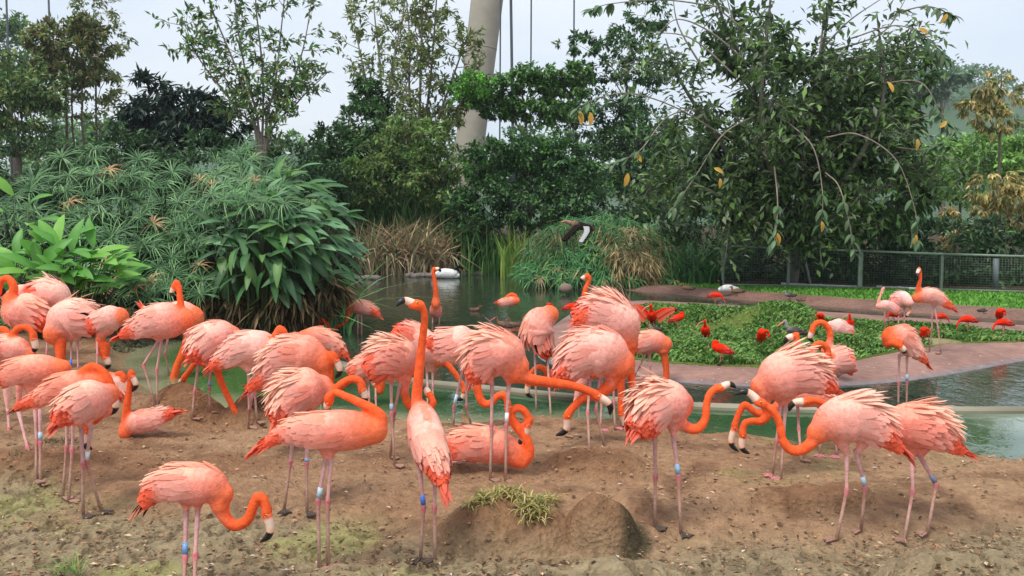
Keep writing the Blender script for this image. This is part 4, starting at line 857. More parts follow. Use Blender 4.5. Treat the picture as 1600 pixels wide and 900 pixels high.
def crown_leaves(mb, blobs, Y, cols, leaf, n, droop=.3, clump=.30, dens=None, depth=1.0, shell=.5, ratio=.42):
    """blobs: (px, py, rx, ry[, dy]) in the photo at distance Y; leaves gathered in small clumps within each ellipsoid"""
    area = np.array([b[2]*b[3] for b in blobs], float); area /= area.sum()
    for b, a in zip(blobs, area):
        m = max(int(n*a), 12); c = at(b[0], b[1], Y+(b[4] if len(b) > 4 else 0)); s = Y/FPX; R = np.array((b[2]*s, min(b[2], b[3]*1.4)*s*depth, b[3]*s))
        k = max(m//26, 4); u = unit(k)*(shell+(1-shell)*RNG.random((k, 1))**.5)
        cc = c+u*R*(1+.12*RNG.normal(0, 1, (k, 1))); cs = clump*R.mean()*RNG.uniform(.5, 1.1, k); ctone = RNG.normal(0, .22, k)
        i = RNG.integers(0, k, m); off = unit(m)*RNG.random((m, 1))**.5*np.array((1, 1, .65))
        P = cc[i]+off*cs[i][:, None]
        out = norm(P-c); D = norm(out*.55+unit(m)*.75+np.array((0, 0, -droop))); Nn = norm(np.array((0, 0, 1.))+unit(m)*.6+out*.3)
        Lh = leaf*RNG.uniform(.65, 1.25, m); col = palette(cols, m)*(1+ctone[i][:, None]); 
        mb.add(*quads_leaf(P, D, Nn, Lh, Lh*ratio, np.clip(col, .003, .9)))
def limb(mb, pts, r0, r1, col, wob=.04, n=10, seg=6):
    P = catmull(pts, n); ln = np.linalg.norm(P[-1]-P[0]); w = RNG.normal(0, wob*ln*.25, P.shape)*np.sin(np.linspace(0, np.pi, n))[:, None]; P = P+w
    addtube(mb, P, np.linspace(r0, r1, n), col*(1+RNG.normal(0, .1)), seg)
def tree(name, label, cat, Y, trunk, blobs, cols, leaf, n, r0=.16, bark=(110,100,88), group=None, limbs=True, droop=.3, clump=.30, shell=.5, extra=(), depth=1.0, ratio=.42, gz=.05, twigs=0):
    """trunk: photo points from the foot up"""
    T = np.array([at(p[0], p[1], Y) for p in trunk]); foot = T[0].copy(); foot[2] = gz; T = np.vstack([foot, T]) if T[0][2] > gz+.1 else T
    o = thing(name, label, cat, foot, group); bk = lin(*bark); mb = MB()
    Pt = catmull(T, 24); addtube(mb, Pt, np.linspace(r0, r0*.35, 24)*(1+.5*np.exp(-np.linspace(0, 9, 24))), bk, 8)
    for b in blobs if limbs else ():
        c = at(b[0], b[1]+b[3]*.15, Y+(b[4] if len(b) > 4 else 0)); d = np.linalg.norm(Pt-c, axis=1)+np.where(Pt[:, 2] > c[2]-.15*abs(c[2]), 3, 0); k = int(np.argmin(d))
        s = Pt[k]; mid = (s+c)/2+np.array((0, 0, .12*np.linalg.norm(c-s))); rr = r0*(1-.6*k/24)*.45
        limb(mb, [s, mid, c], rr, rr*.35, bk)
        R = b[2]*Y/FPX
        for q in range(4+twigs):
            e = c+unit(1)[0]*np.array((R, R*.7, b[3]*Y/FPX))*.85; limb(mb, [c+(s-c)*.25*RNG.random(), (c+e)/2+RNG.normal(0, .05, 3)*R, e], rr*.38, rr*.10, bk, n=6, seg=4)
    for e in extra: limb(mb, [at(p[0], p[1], Y+(p[2] if len(p) > 2 else 0)) for p in e[0]], e[1], e[1]*.4, bk, .02, 14)
    mb.build('trunk', M_bark, o)
    cm = MB(); crown_leaves(cm, blobs, Y, cols, leaf, n, droop, clump, shell=shell, depth=depth, ratio=ratio)
    cm.build('crown', M_leaf, o, smooth=False)
    return o
DARK = [(58,88,48),(70,104,54),(86,122,64),(50,76,46)]; MID = [(92,130,66),(108,146,74),(80,116,60)]; OLIVE = [(112,126,70),(126,132,80),(98,114,66),(86,102,60)]
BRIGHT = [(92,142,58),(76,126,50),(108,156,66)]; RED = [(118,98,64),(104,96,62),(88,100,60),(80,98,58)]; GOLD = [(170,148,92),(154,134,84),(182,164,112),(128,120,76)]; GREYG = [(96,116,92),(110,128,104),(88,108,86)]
TG = 'trees behind the pond'
# --- far left
tree('tree', 'dark low branched tree at the left edge of the photo', 'tree', 34, [(30,260),(28,200)], [(20,160,70,55),(60,140,40,35),(-30,120,70,60),(30,210,60,30)], DARK+OLIVE, .26, 6500, .14, group=TG, extra=[([(28,235),(5,190)],.06),([(30,235),(60,190)],.06)])
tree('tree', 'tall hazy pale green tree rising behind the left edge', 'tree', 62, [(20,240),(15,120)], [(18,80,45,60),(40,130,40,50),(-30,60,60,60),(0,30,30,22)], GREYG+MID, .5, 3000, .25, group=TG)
tree('tree', 'slender tree with reddish brown crown at far left', 'tree', 36, [(105,260),(104,180),(100,110)], [(95,70,45,42),(130,85,35,40),(70,60,30,25),(110,110,50,25),(140,45,25,28)], RED+OLIVE, .26, 5200, .08, group=TG, extra=[([(118,260),(112,170),(120,90)],.05),([(132,250),(128,160),(136,70)],.05)])
tree('tree', 'thin airy tree with sparse yellowish top right of the reddish crown', 'tree', 37, [(152,260),(150,160),(150,20)], [(150,15,38,26),(165,60,30,30),(175,100,22,30),(150,130,40,30),(140,170,35,25)], OLIVE+[(140,136,84)], .24, 1900, .07, group=TG, clump=.4)
tree('tree', 'dark broad clump with feathery palm like fronds in front of the open sky', 'tree', 30, [(255,270),(250,200)], [(235,160,32,40),(300,175,50,38),(345,200,32,30),(250,215,45,25),(215,190,25,30)], [(30,50,40),(38,60,44),(28,44,36)], .34, 5500, .12, group=TG, ratio=.34, droop=.8)
# open multi-stemmed tree
def open_tree(name, label, Y, base, stems, leaf, cols, nl, r0=.06, bark=(120,110,100), tw=26, top=None):
    foot = at(base[0], base[1], Y); foot[2] = .05; o = thing(name, label, 'tree', foot, TG); mb = MB(); cm = MB(); bk = lin(*bark); tips = []
    for stp in stems:
        dy = RNG.uniform(-1.2, 1.2); P = [foot+RNG.normal(0, .12, 3)*np.array((1, 1, 0))]+[at(p[0], p[1], Y+dy*i/len(stp)) for i, p in enumerate(stp)]
        Q = catmull(P, 30); addtube(mb, Q, np.linspace(r0, r0*.22, 30), bk, 6)
        for _ in range(tw):
            k = RNG.integers(9, 30); s = Q[k]; ln = RNG.uniform(.5, 1.5)*(1.2-.5*k/30)*Y/30; d = norm(np.array((RNG.normal(0, .8), RNG.normal(0, .8), RNG.uniform(.1, 1.0)))); e = s+d*ln
            tw_ = catmull([s, (s+e)/2+np.array((0, 0, -.05*ln)), e], 8); addtube(mb, tw_, np.linspace(r0*.22, r0*.07, 8), bk, 4); tips.append(tw_)
    m = nl; i = RNG.integers(0, len(tips), m); f = RNG.beta(3, 1.2, m)*7.0; k = np.minimum(f.astype(int), 6); T = np.array(tips)
    P = T[i, k]+(T[i, k+1]-T[i, k])*(f-k)[:, None]+RNG.normal(0, .05*Y/30, (m, 3))
    D = norm(norm(T[i, 7]-T[i, 5])*.5+unit(m)*.8+np.array((0, 0, -.35))); Nn = norm(np.array((0, 0, 1.))+unit(m)*.7); Lh = leaf*RNG.uniform(.7, 1.25, m)
    cm.add(*quads_leaf(P, D, Nn, Lh, Lh*.36, palette(cols, m)))
    mb.build('trunk', M_bark, o); cm.build('crown', M_leaf, o, smooth=False); return o
open_tree('tree', 'open airy tree with many thin forking stems and sparse leaves left of centre', 26, (405,285), [[(400,210),(370,110),(330,10),(315,-60)],[(405,215),(385,120),(370,30),(365,-60)],[(410,210),(410,110),(400,10),(398,-70)],[(415,210),(430,130),(440,40),(450,-60)],[(418,215),(450,150),(475,70),(490,-20)],[(412,230),(370,170),(310,90),(290,40)],[(418,225),(465,160),(510,115)],[(405,220),(350,120),(285,60)]], .24, OLIVE+MID+DARK, 3200, .05, tw=26)
open_tree('tree', 'tall thin tree with bare pale stems and feathery leaves above the dark conical one', 32, (600,330), [[(598,220),(595,120),(585,20),(580,-60)],[(604,220),(612,110),(630,20),(640,-60)],[(592,230),(575,140),(560,70),(548,10)],[(606,240),(625,160),(655,80)]], .26, OLIVE+[(118,128,84)], 2100, .07, tw=24, bark=(150,142,130))
open_tree('tree', 'slender sparse tree with olive leaves just left of the leaning concrete mast', 30, (655,330), [[(655,230),(657,120),(660,20),(662,-60)],[(660,240),(672,130),(680,30),(685,-60)],[(652,240),(640,150),(640,60),(632,-30)],[(664,250),(690,170),(715,100),(725,70)],[(660,250),(690,200),(720,130)]], .24, OLIVE+[(110,118,72)], 3600, .07, tw=30)
tree('tree', 'dark conical leafy tree at centre left', 'tree', 31, [(575,330),(573,200)], [(572,150,28,34),(580,200,55,42),(560,250,75,42),(600,240,55,42),(520,225,40,28)], DARK+[(44,70,52)], .22, 9500, .12, group=TG, ratio=.45)
tree('shrub', 'olive green spreading shrub between the conical tree and the mast', 'shrub', 29, [(650,360),(650,280)], [(640,215,60,34),(670,260,50,40),(620,275,65,38),(560,290,60,36),(690,300,35,40)], OLIVE+MID, .2, 8500, .09, group='shrubs along the far bank', ratio=.4)
# layered trees right of the mast
layered = tree('tree', 'layered flat-topped tree with bright green tips and a straight grey trunk right of the mast', 'tree', 29, [(826,372),(826,300),(822,200),(815,140)], [(745,138,38,24),(775,165,40,18),(830,125,55,20),(880,140,38,18),(850,170,60,18),(900,115,25,16)], DARK+MID, .17, 11000, .10, group=TG, ratio=.5, shell=.35)
cmx = MB(); crown_leaves(cmx, [(740,130,34,20,-.4),(735,150,30,14,-.4),(790,238,45,18,-.9),(850,250,45,22,-.9),(745,262,26,24,-.9)], 28.6, BRIGHT, .15, 2600, ratio=.5)
cmx.build('crown', M_leaf, layered, smooth=False)['label'] = 'fresh light green leaf tips'
tree('tree', 'rounded dark green tree low behind the pond right of the mast', 'tree', 27.5, [(800,390),(800,300)], [(760,250,42,32),(820,240,55,32),(880,250,45,35),(760,310,45,45),(830,320,60,45),(900,300,50,50),(730,350,30,45)], DARK+[(46,84,46)], .17, 15000, .12, group=TG, ratio=.5)
tree('tree', 'dark tree with tiered branches in the middle behind the arching stem', 'tree', 33, [(980,380),(980,200),(978,100)], [(915,70,36,20),(985,60,45,26),(1010,20,35,26),(940,110,45,20),(1010,110,50,24),(960,165,60,24),(900,190,50,26),(1000,210,60,40),(950,260,70,45),(1010,290,60,50)], DARK+[(58,84,66)], .2, 14500, .11, group=TG, ratio=.46)
# hedge of dark shrubs closing the view under the canopy
for (a, b, rx, ry, Y, lab) in ((30,270,110,55,27,'dark undergrowth behind the papyrus at far left'),(190,250,90,50,27.5,'dark undergrowth behind the papyrus below the airy tree'),(330,265,90,50,28,'dark undergrowth below the palm like clump'),(460,275,80,55,27,'green undergrowth below the open airy tree'),
      (590,320,90,60,30.5,'dark bush behind the brown reeds'),(720,370,50,55,30.5,'dark bush behind the green reeds at centre'),(1000,350,80,65,26,'dark bush behind the papyrus mound'),(1120,380,85,62,24.8,'dark bush left of the fence'),(1230,380,95,66,23.6,'dark bush behind the fence under the fig'),(1350,380,95,66,23,'dark bush behind the middle of the fence'),(1470,395,90,56,22.4,'dark bush behind the fence below the gold leaves'),(1580,400,90,56,21.8,'dark bush behind the right end of the fence')):
    tree('bush', lab, 'bush', Y, [(a,b+ry),(a,b)], [(a,b,rx,ry),(a-rx*.5,b+ry*.5,rx*.6,ry*.6),(a+rx*.5,b+ry*.5,rx*.6,ry*.6),(a,b+ry*.9,rx*.9,ry*.5)], [(42,66,38),(52,80,44),(62,94,50),(46,68,44)], .2, 5200, .08, group='shrubs along the far bank', ratio=.42)
# right edge
tree('tree', 'small tree with drooping golden leaves against the sky at right', 'tree', 31, [(1560,300),(1562,220),(1565,110)], [(1535,140,26,26),(1570,150,24,30),(1550,185,36,22),(1520,170,18,22)], GOLD+OLIVE, .26, 1900, .07, group=TG, droop=1.0, ratio=.3)
tree('shrub', 'bright light green shrub mass at right in front of the hill', 'shrub', 36, [(1500,330),(1500,280)], [(1480,250,50,36),(1540,245,55,38),(1590,260,40,40),(1600,225,40,34),(1450,285,40,30),(1530,290,70,30)], [(120,156,78),(104,142,66),(92,126,62)], .24, 9500, .08, group='shrubs along the far bank')
tree('shrub', 'shrub covered in golden young leaves at right edge', 'shrub', 24.5, [(1565,400),(1565,330)], [(1555,290,36,30),(1580,320,36,34),(1545,345,30,30),(1600,340,30,40)], GOLD+GOLD+OLIVE, .21, 2600, .05, group='shrubs with golden leaves', droop=1.1, ratio=.3)
tree('shrub', 'narrow shrub with golden young leaves left of the larger golden one', 'shrub', 24, [(1490,400),(1488,350)], [(1488,340,14,22),(1490,370,18,24)], GOLD, .19, 700, .04, group='shrubs with golden leaves', droop=1.1, ratio=.3)
# ---------------------------------------------------------------- the big fig with large leaves, hanging stems, yellow leaves
def big_leaf(L_, W_, col, n=6, droop=.25):
    mb = MB(); s = np.linspace(0, 1, n); w = np.sin(np.pi*np.clip(s*.93+.05, 0, 1))**.75*W_*.5; z = -droop*s**2*L_; x = s*L_*(1-.1*droop)
    V = np.stack([np.stack([x, -w, z+w*.35], 1), np.stack([x, 0*w, z], 1), np.stack([x, w, z+w*.35], 1)], 1); i = np.arange(n-1)[:, None]*3; j = np.arange(2)[None]
    c = np.tile(col, (n*3, 1)); c[1::3] = c[1::3]*.8+np.array((.25,.3,.15))*.2
    mb.add(V.reshape(-1, 3), np.stack([i+j, i+j+1, i+j+4, i+j+3], -1).reshape(-1, 4), c); o = mb.build('leaf', M_leaf); me = o.data; bpy.data.objects.remove(o); return me
def put(me, name, parent, P, D, up, sc=1.0, label=None):
    D = norm(D); S = norm(np.cross(up, D)); U = np.cross(D, S)
    o = bpy.data.objects.new(name, me); C.objects.link(o); o.parent = parent
    q = np.asarray(P)-WORLD[parent.name]; o.matrix_basis = Matrix(((D[0]*sc, S[0]*sc, U[0]*sc, q[0]), (D[1]*sc, S[1]*sc, U[1]*sc, q[1]), (D[2]*sc, S[2]*sc, U[2]*sc, q[2]), (0, 0, 0, 1)))
    if label: o['label'] = label
    return o
def fig():
    Y = 19.5; foot = at(1240, 440, 21.5); foot[2] = .05
    o = thing('fig_tree', 'large spreading fig tree with long drooping stems, big leathery leaves and some yellow leaves', 'tree', foot); mb = MB(); bk = lin(116,110,102); tips = []
    hubs = [[(1240,380,2),(1225,300,1.5),(1200,200,1),(1150,90,.5),(1120,0,.5),(1100,-60,.5)],[(1240,380,2),(1250,280,1),(1270,160,.5),(1290,50,.0),(1300,-50,0)],[(1245,380,2),(1290,290,1),(1350,200,.5),(1400,110,.3),(1430,30,0)],
            [(1235,380,2),(1180,300,1),(1110,200,.5),(1060,120,0),(1040,60,0)],[(1240,380,2),(1320,330,.5),(1400,280,0),(1440,250,0)],[(1235,360,2),(1150,320,.5),(1060,280,0),(1000,300,-.3)],[(1240,350,2),(1200,250,0),(1190,150,-.5),(1200,40,-.5),(1210,-60,-.5)],[(1260,360,2),(1340,250,0),(1380,150,-.5),(1370,20,-.5)]]
    arcs = [[(1150,225,.5),(1060,170,-.5),(985,146,-1),(930,155,-1),(900,172,-1)],[(1080,170,.5),(1040,185,-.5),(1000,235,-1),(960,255,-1)],[(1180,180,.3),(1130,210,-.8),(1090,270,-1),(1050,330,-1)],[(1290,215,0),(1340,210,-.6),(1400,250,-1),(1430,330,-1),(1433,375,-1)],[(1230,190,0),(1270,230,-.8),(1285,300,-1),(1283,355,-1)],[(1290,270,0),(1310,290,-.8),(1325,340,-1),(1335,395,-1)],[(1420,190,-.2),(1460,180,-.8),(1490,200,-1)],[(1330,60,0),(1400,40,-.8),(1450,60,-1),(1480,95,-1)],[(1400,20,0),(1450,10,-.8),(1490,25,-1)],
            [(1120,10,0),(1040,0,-.5),(960,5,-1),(920,15,-1)],[(1210,260,0),(1215,320,-.8),(1210,380,-1.2)],[(1380,130,0),(1440,130,-.8),(1475,190,-1)],[(1400,230,0),(1450,235,-.6),(1470,225,-1)]]
    bare = [[(1180,60),(1130,20),(1080,-20)],[(1150,120),(1080,60),(1010,50)],[(1290,70),(1330,30),(1390,-10)],[(1300,80),(1380,50),(1420,-10)],[(1200,100),(1150,40),(1130,-30)],[(1100,110),(1060,40),(1050,-20)],[(1280,90),(1290,20),(1310,-40)],[(1170,100),(1110,50),(1060,30),(1030,50)]]
    for h in hubs:
        Q = catmull([foot]+[at(a, b, Y+d) for a, b, d in h], 40); addtube(mb, Q, np.linspace(.10, .014, 40), bk, 7); tips.append(Q[10:])
        for _ in range(15):
            k = RNG.integers(10, 38); s = Q[k]; d = norm(np.array((RNG.normal(0, 1), RNG.normal(-.2, .7), RNG.normal(.05, .6)))); ln = RNG.uniform(.5, 1.5); e = s+d*ln+np.array((0, 0, -.25*ln)); t = catmull([s, s+d*ln*.5, e], 9); addtube(mb, t, np.linspace(.018, .006, 9), bk, 4); tips.append(t)
    ends = []
    for h in arcs:
        Q = catmull([at(a, b, Y+d-.6) for a, b, d in h], 30); addtube(mb, Q, np.linspace(.018, .007, 30), lin(138,128,114), 5); ends.append(Q)
    for h in bare: Q = catmull([at(a, b, Y) for a, b in h], 16); addtube(mb, Q, np.linspace(.024, .007, 16), lin(140,130,120), 4)
    mb.build('trunk', M_bark, o)
    # inner foliage, joined
    cm = MB(); P = []; D = []
    for t in tips:
        for _ in range(54 if len(t) > 12 else 22):
            f = RNG.beta(2.2, 1); k = int(f*(len(t)-1)); P.append(t[k]+RNG.normal(0, .16, 3)); D.append(norm(unit(1)[0]*np.array((1, 1, .6))+np.array((0, 0, -.45))))
    P = np.array(P); D = np.array(D); n = len(P)
    X = RNG.integers(0, n, n*2); P = np.vstack([P, P[X]+RNG.normal(0, .22, (n*2, 3))]); D = np.vstack([D, norm(D[X]+unit(n*2)*.7)]); n = len(P); Lh = RNG.uniform(.15, .27, n)
    cm.add(*quads_leaf(P, D, norm(np.array((0, 0, 1.))+unit(n)*.6), Lh, Lh*.40, palette([(70,96,54),(86,114,60),(102,130,70),(114,128,96),(80,90,70),(56,74,48)], n)))
    crown_leaves(cm, [(1180,240,90,70,1.5),(1300,230,100,80,1.5),(1240,320,110,60,1.2),(1390,300,70,60,1.2),(1130,310,70,50,1),(1080,220,60,60,1.4),(1250,130,110,70,1.4),(1180,70,70,50,1),(1370,190,70,70,1),(1420,130,35,50,1)], Y, [(60,84,46),(72,98,52),(84,112,58),(64,78,56)], .26, 12500, ratio=.4, droop=.7)
    tag(cm.build('crown', M_leaf, o, smooth=False), kind='stuff')
    greens = [big_leaf(.27, .105, lin(*c), droop=d) for c, d in (((64,100,58),.2),((54,86,54),.45),((84,112,80),.3),((74,92,64),.5))]; yel = [big_leaf(.28, .12, lin(190,140,46), droop=.2), big_leaf(.25, .11, lin(196,152,64), droop=.45)]
    cnt = 0
    for Q in ends:
        for f in (1.0, .97, .93, .86, .7, .55):
            c = Q[int(f*29)]; d = norm(Q[-1]-Q[-4])
            for q in range(4):
                a = RNG.uniform(0, 6.28); D_ = norm(d*.6+np.array((np.cos(a), np.sin(a)*.8, -.25+RNG.normal(0, .2)))); put(greens[RNG.integers(0, 4)], 'leaf', o, c, D_, np.array((.1, -.35, 1.)), RNG.uniform(.65, 1.0)); cnt += 1
    for (a, b, dx, dz) in ((906,180,.2,-1),(992,245,.5,-.6),(981,277,-.2,-1),(1284,352,.2,-1),(1431,373,0,-1),(1116,269,1,-.3),(1125,285,.1,-1),(1468,205,.7,.6),(1433,223,.1,-.8),(1450,58,-.6,.3),(1215,370,.1,-1),(1480,28,-.4,-.6),(1395,150,-.2,.6),(923,182,0,-1)):
        put(yel[RNG.integers(0, 2)], 'leaf', o, at(a, b-6, Y-1.7), np.array((dx, -.2, dz)), np.array((.2, -1., .3)), RNG.uniform(.75, 1.0), 'yellow old leaf'); cnt += 1
fig()
# ---------------------------------------------------------------- umbrella papyrus
def whorl_mesh(cols, n=20, R=.32, w=.020, droop=.55, seed=0):
    rs = np.random.default_rng(seed); mb = MB(); m = 5; s = np.linspace(0, 1, m); wd = w*np.array([.5, 1, .9, .6, .08])
    for q in range(n):
        a = q/n*6.283+rs.normal(0, .12); e = rs.uniform(.1, .9); L_ = R*rs.uniform(.75, 1.15); r = s*L_*math.cos(e*.6); z = s*L_*math.sin(e)-droop*s**2.2*L_*rs.uniform(.6, 1.3)
        d = np.array((math.cos(a), math.sin(a), 0)); sd = np.array((-math.sin(a), math.cos(a), .15)); P = d[None]*r[:, None]+np.array((0, 0, 1.))[None]*z[:, None]
        V = np.stack([P-sd*wd[:, None]*.5, P+sd*wd[:, None]*.5], 1).reshape(-1, 3); c = lin(*cols[rs.integers(0, len(cols))])*(1+rs.normal(0, .12)); i = np.arange(m-1)[:, None]*2
        mb.add(V, np.concatenate([i, i+1, i+3, i+2], 1), np.clip(c*np.linspace(.85, 1.12, m).repeat(2)[:, None], 0, 1))
    o = mb.build('w', M_leaf, smooth=False); me = o.data; bpy.data.objects.remove(o); return me
GW = [(74,110,68),(88,128,78),(58,92,58),(110,146,94)]; BW = [(168,132,92),(150,114,78),(184,152,108)]; GW2 = [(60,110,60),(74,128,70),(50,92,54)]
WH = [whorl_mesh(GW, 32, .37, .014, .55, 1), whorl_mesh(GW, 28, .36, .015, .85, 2), whorl_mesh(GW, 34, .37, .013, .4, 3), whorl_mesh(GW+[(126,160,110)], 28, .35, .015, .7, 4)]
WB = [whorl_mesh(BW, 18, .27, .02, 1.0, 5), whorl_mesh(BW+GW[:1], 16, .28, .02, .9, 6)]
WG = [whorl_mesh(GW2, 22, .36, .022, 1.2, 7), whorl_mesh(GW2, 20, .36, .020, 1.0, 8), whorl_mesh(GW2+[(112,140,76)], 22, .36, .022, 1.4, 9)]
WD = [whorl_mesh([(158,144,104),(142,126,92),(120,126,80)], 18, .32, .022, 1.2, 10), whorl_mesh([(166,148,112),(136,120,88),(98,118,72)], 18, .32, .022, 1.3, 11)]
def papyrus(label, pts, gz, group):
    """pts: list of (px, py, Y, mesh)"""
    P0 = np.array([at(a, b, Y) for a, b, Y, _ in pts]); base = np.array((P0[:, 0].mean(), P0[:, 1].mean(), gz)); o = thing('papyrus_clump', label, 'papyrus', base, group); sm = MB()
    for P, (a, b, Y, me) in zip(P0, pts):
        tilt = np.array((RNG.normal(0, .22), RNG.normal(-.55, .25), 1.0)); ax = norm(tilt); x = norm(np.cross(ax, (RNG.normal(), RNG.normal(), .1))); put(me, 'leaf_whorl', o, P, x, ax, RNG.uniform(.85, 1.2))
        f = base+(P-base)*np.array((.8, .85, 0)); f[2] = gz; addtube(sm, catmull([f, (f+P)/2+np.array((0, 0, .1)), P], 6), [.012, .011, .010, .009, .008, .007], lin(72,100,58), 4)
    tag(sm.build('stems', M_leaf, o), kind='stuff'); return o
def cloud(x0, x1, top, bot, Y0, Y1, n, meshes, f_top):
    out = []; tries = 0
    while len(out) < n and tries < 20000:
        tries += 1; x = RNG.uniform(x0, x1); t = f_top(x); y = t+(bot-t)*RNG.random(); q = (y-t)/(bot-t)
        if all((x-a)**2+(y-b)**2 > (17*min(1, 14/Y1))**2 for a, b, _, _ in out): out.append((x, y, Y1+(Y0-Y1)*q**.7, meshes(x, y)))
    return out
top = lambda x: 248+14*math.sin(x*.031)+8*math.sin(x*.11)+(30 if x < 40 else 0)
def lm(x, y):
    if y > 395 and RNG.random() < .35: return WB[RNG.integers(0, 2)]
    return WB[RNG.integers(0, 2)] if RNG.random() < .04 else WH[RNG.integers(0, 4)]
for x0, x1, lab in ((-60,95,'umbrella papyrus clump at the left edge above the bright leaves'),(95,215,'umbrella papyrus clump behind the left flamingos with a few brown whorls'),(215,330,'umbrella papyrus clump in the middle of the left bank'),(330,450,'umbrella papyrus clump crowning the broad leaved bush')):
    bot = 500 if x1 < 300 else 470 if x1 < 340 else 320
    papyrus(lab, cloud(x0, x1, 0, bot, 12.4, 15.6, 46 if x1 < 340 else 26, lm, top), .02, 'papyrus clumps on the left bank')
dome = lambda x: 442-104*math.sqrt(max(0, 1-((x-935)/132)**2))-4*math.sin(x*.2)
def rm(x, y):
    br = sstep(900, 1010, x)*sstep(340, 368, y)*sstep(446, 415, y)
    return WD[RNG.integers(0, 2)] if RNG.random() < br*.62+.05 else WG[RNG.integers(0, 3)]
for x0, x1, lab in ((808,880,'green drooping papyrus clump on the left flank of the rounded mound'),(880,945,'green papyrus clump forming the middle of the rounded mound'),(945,1005,'papyrus clump with yellowing whorls right of the middle of the mound'),(1005,1068,'straw coloured papyrus clump on the right flank of the mound')):
    papyrus(lab, cloud(x0, x1, 0, 440, 21.6, 24.0, 70, rm, dome), .0, 'papyrus clumps of the rounded mound')
# joined inner thatch that closes the mounds
def thatch(label, blobs, Y, cols, leaf, n, ratio=.07, droop=1.2, kind='stuff', loc=None):
    mb = MB(); crown_leaves(mb, blobs, Y, cols, leaf, n, droop, .45, ratio=ratio, shell=.2); c = np.vstack(mb.v).mean(0); c[2] = 0
    return tag(mb.build('thatch', M_dry, None, loc=c, smooth=False), label, 'dry leaves', kind=kind)
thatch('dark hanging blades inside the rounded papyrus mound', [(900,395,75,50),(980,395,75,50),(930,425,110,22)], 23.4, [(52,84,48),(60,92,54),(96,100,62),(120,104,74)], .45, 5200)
thatch('straw and dead stalks hanging at the foot of the papyrus mound', [(985,410,55,30),(1020,420,35,25),(950,430,60,14)], 22.0, [(150,132,96),(128,108,78),(172,154,116),(100,96,64)], .42, 1500)
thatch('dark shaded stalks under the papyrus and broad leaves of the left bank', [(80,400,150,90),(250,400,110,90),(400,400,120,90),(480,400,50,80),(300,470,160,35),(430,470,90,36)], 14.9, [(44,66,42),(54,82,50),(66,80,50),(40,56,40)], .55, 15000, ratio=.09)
thatch('brown dead leaves hanging at the foot of the broad leaved bush', [(430,474,100,28),(340,484,80,22),(505,452,34,30)], 12.9, [(100,84,60),(84,72,50),(120,100,72),(66,64,44)], .32, 2600, ratio=.12)
# ---------------------------------------------------------------- broad leaved plants, each leaf an object
BL = [big_leaf(.60, .19, lin(*c), 8, d) for c, d in (((44,92,48),.35),((54,104,54),.75),((80,124,84),.5),((34,72,40),1.0),((80,120,58),.6),((96,136,96),.3),((40,82,50),.9))]
def broad(label, spots, base, gz, sz, meshes, group=None, ymid=13.2):
    b = at(base[0], base[1], ymid); b[2] = gz; o = thing('broadleaf_plant', label, 'plant', b, group); sm = MB()
    for (x, y, Y, dx, dy, dz, s) in spots:
        P = at(x, y, Y); D = norm(np.array((dx, dy, dz))); put(meshes[RNG.integers(0, len(meshes))], 'leaf', o, P, D, np.array((RNG.normal(0, .25), -.5+RNG.normal(0, .2), .9)), sz*s)
        f = b+(P-b)*np.array((.5, .6, 0)); addtube(sm, catmull([f, (f+P)/2+np.array((0, 0, .12)), P], 6), np.linspace(.013, .006, 6), lin(60,66,42), 4)
    tag(sm.build('stems', M_leaf, o), kind='stuff')
def bspots(cx, cy, rx, ry, n, Y0, Y1, lo=-1.0, hi=1.0, outw=1.0):
    out = []; 
    while len(out) < n:
        u, v = RNG.uniform(-1, 1), RNG.uniform(lo, hi)
        if u*u+v*v > 1: continue
        x, y = cx+u*rx*.86, cy+v*ry; q = math.sqrt(max(0, 1-u*u-v*v)); Y = Y1+(Y0-Y1)*q
        out.append((x, y, Y, (u*.9+.45)*outw+RNG.normal(0, .6), -.7*q+RNG.normal(0, .45), (.05-v*.75)+RNG.normal(0, .35), RNG.uniform(.6, 1.15)))
    return out
broad('tall bush of large pointed dark green leaves overhanging the pond edge', bspots(428,388,140,112,310,12.3,14.8), (415,500), .02, .64, BL, 'broad leaved plants')
broad('tuft of broad leaves poking above the papyrus at the top of the bush', bspots(440,300,80,40,18,13.6,14.8), (440,480), .02, .72, [BL[0], BL[2], BL[4]], 'broad leaved plants', 14.2)
BB = [big_leaf(.50, .17, lin(*c), 7, d) for c, d in (((92,150,54),.2),((74,134,48),.4),((112,164,64),.3),((82,142,58),.15))]
broad('low bright green broad leaved plants behind the left flamingos', [(x, y, Y, dx, dy, abs(dz)+.15, s) for x, y, Y, dx, dy, dz, s in bspots(95,428,120,52,110,11.6,12.9)], (95,500), .02, .92, BB, 'broad leaved plants', 12.2)
broad('few bright arrow shaped leaves on stalks at the left edge among the papyrus', [(20,305,13,-.3,-.4,.6,1),(45,320,13,.6,-.3,.5,.9),(5,330,13,-.5,-.5,.3,.8),(60,345,13,.8,-.3,.3,.9),(50,352,12.9,.2,-.6,.2,.8)], (30,480), .02, .9, BB, 'broad leaved plants', 12.8)
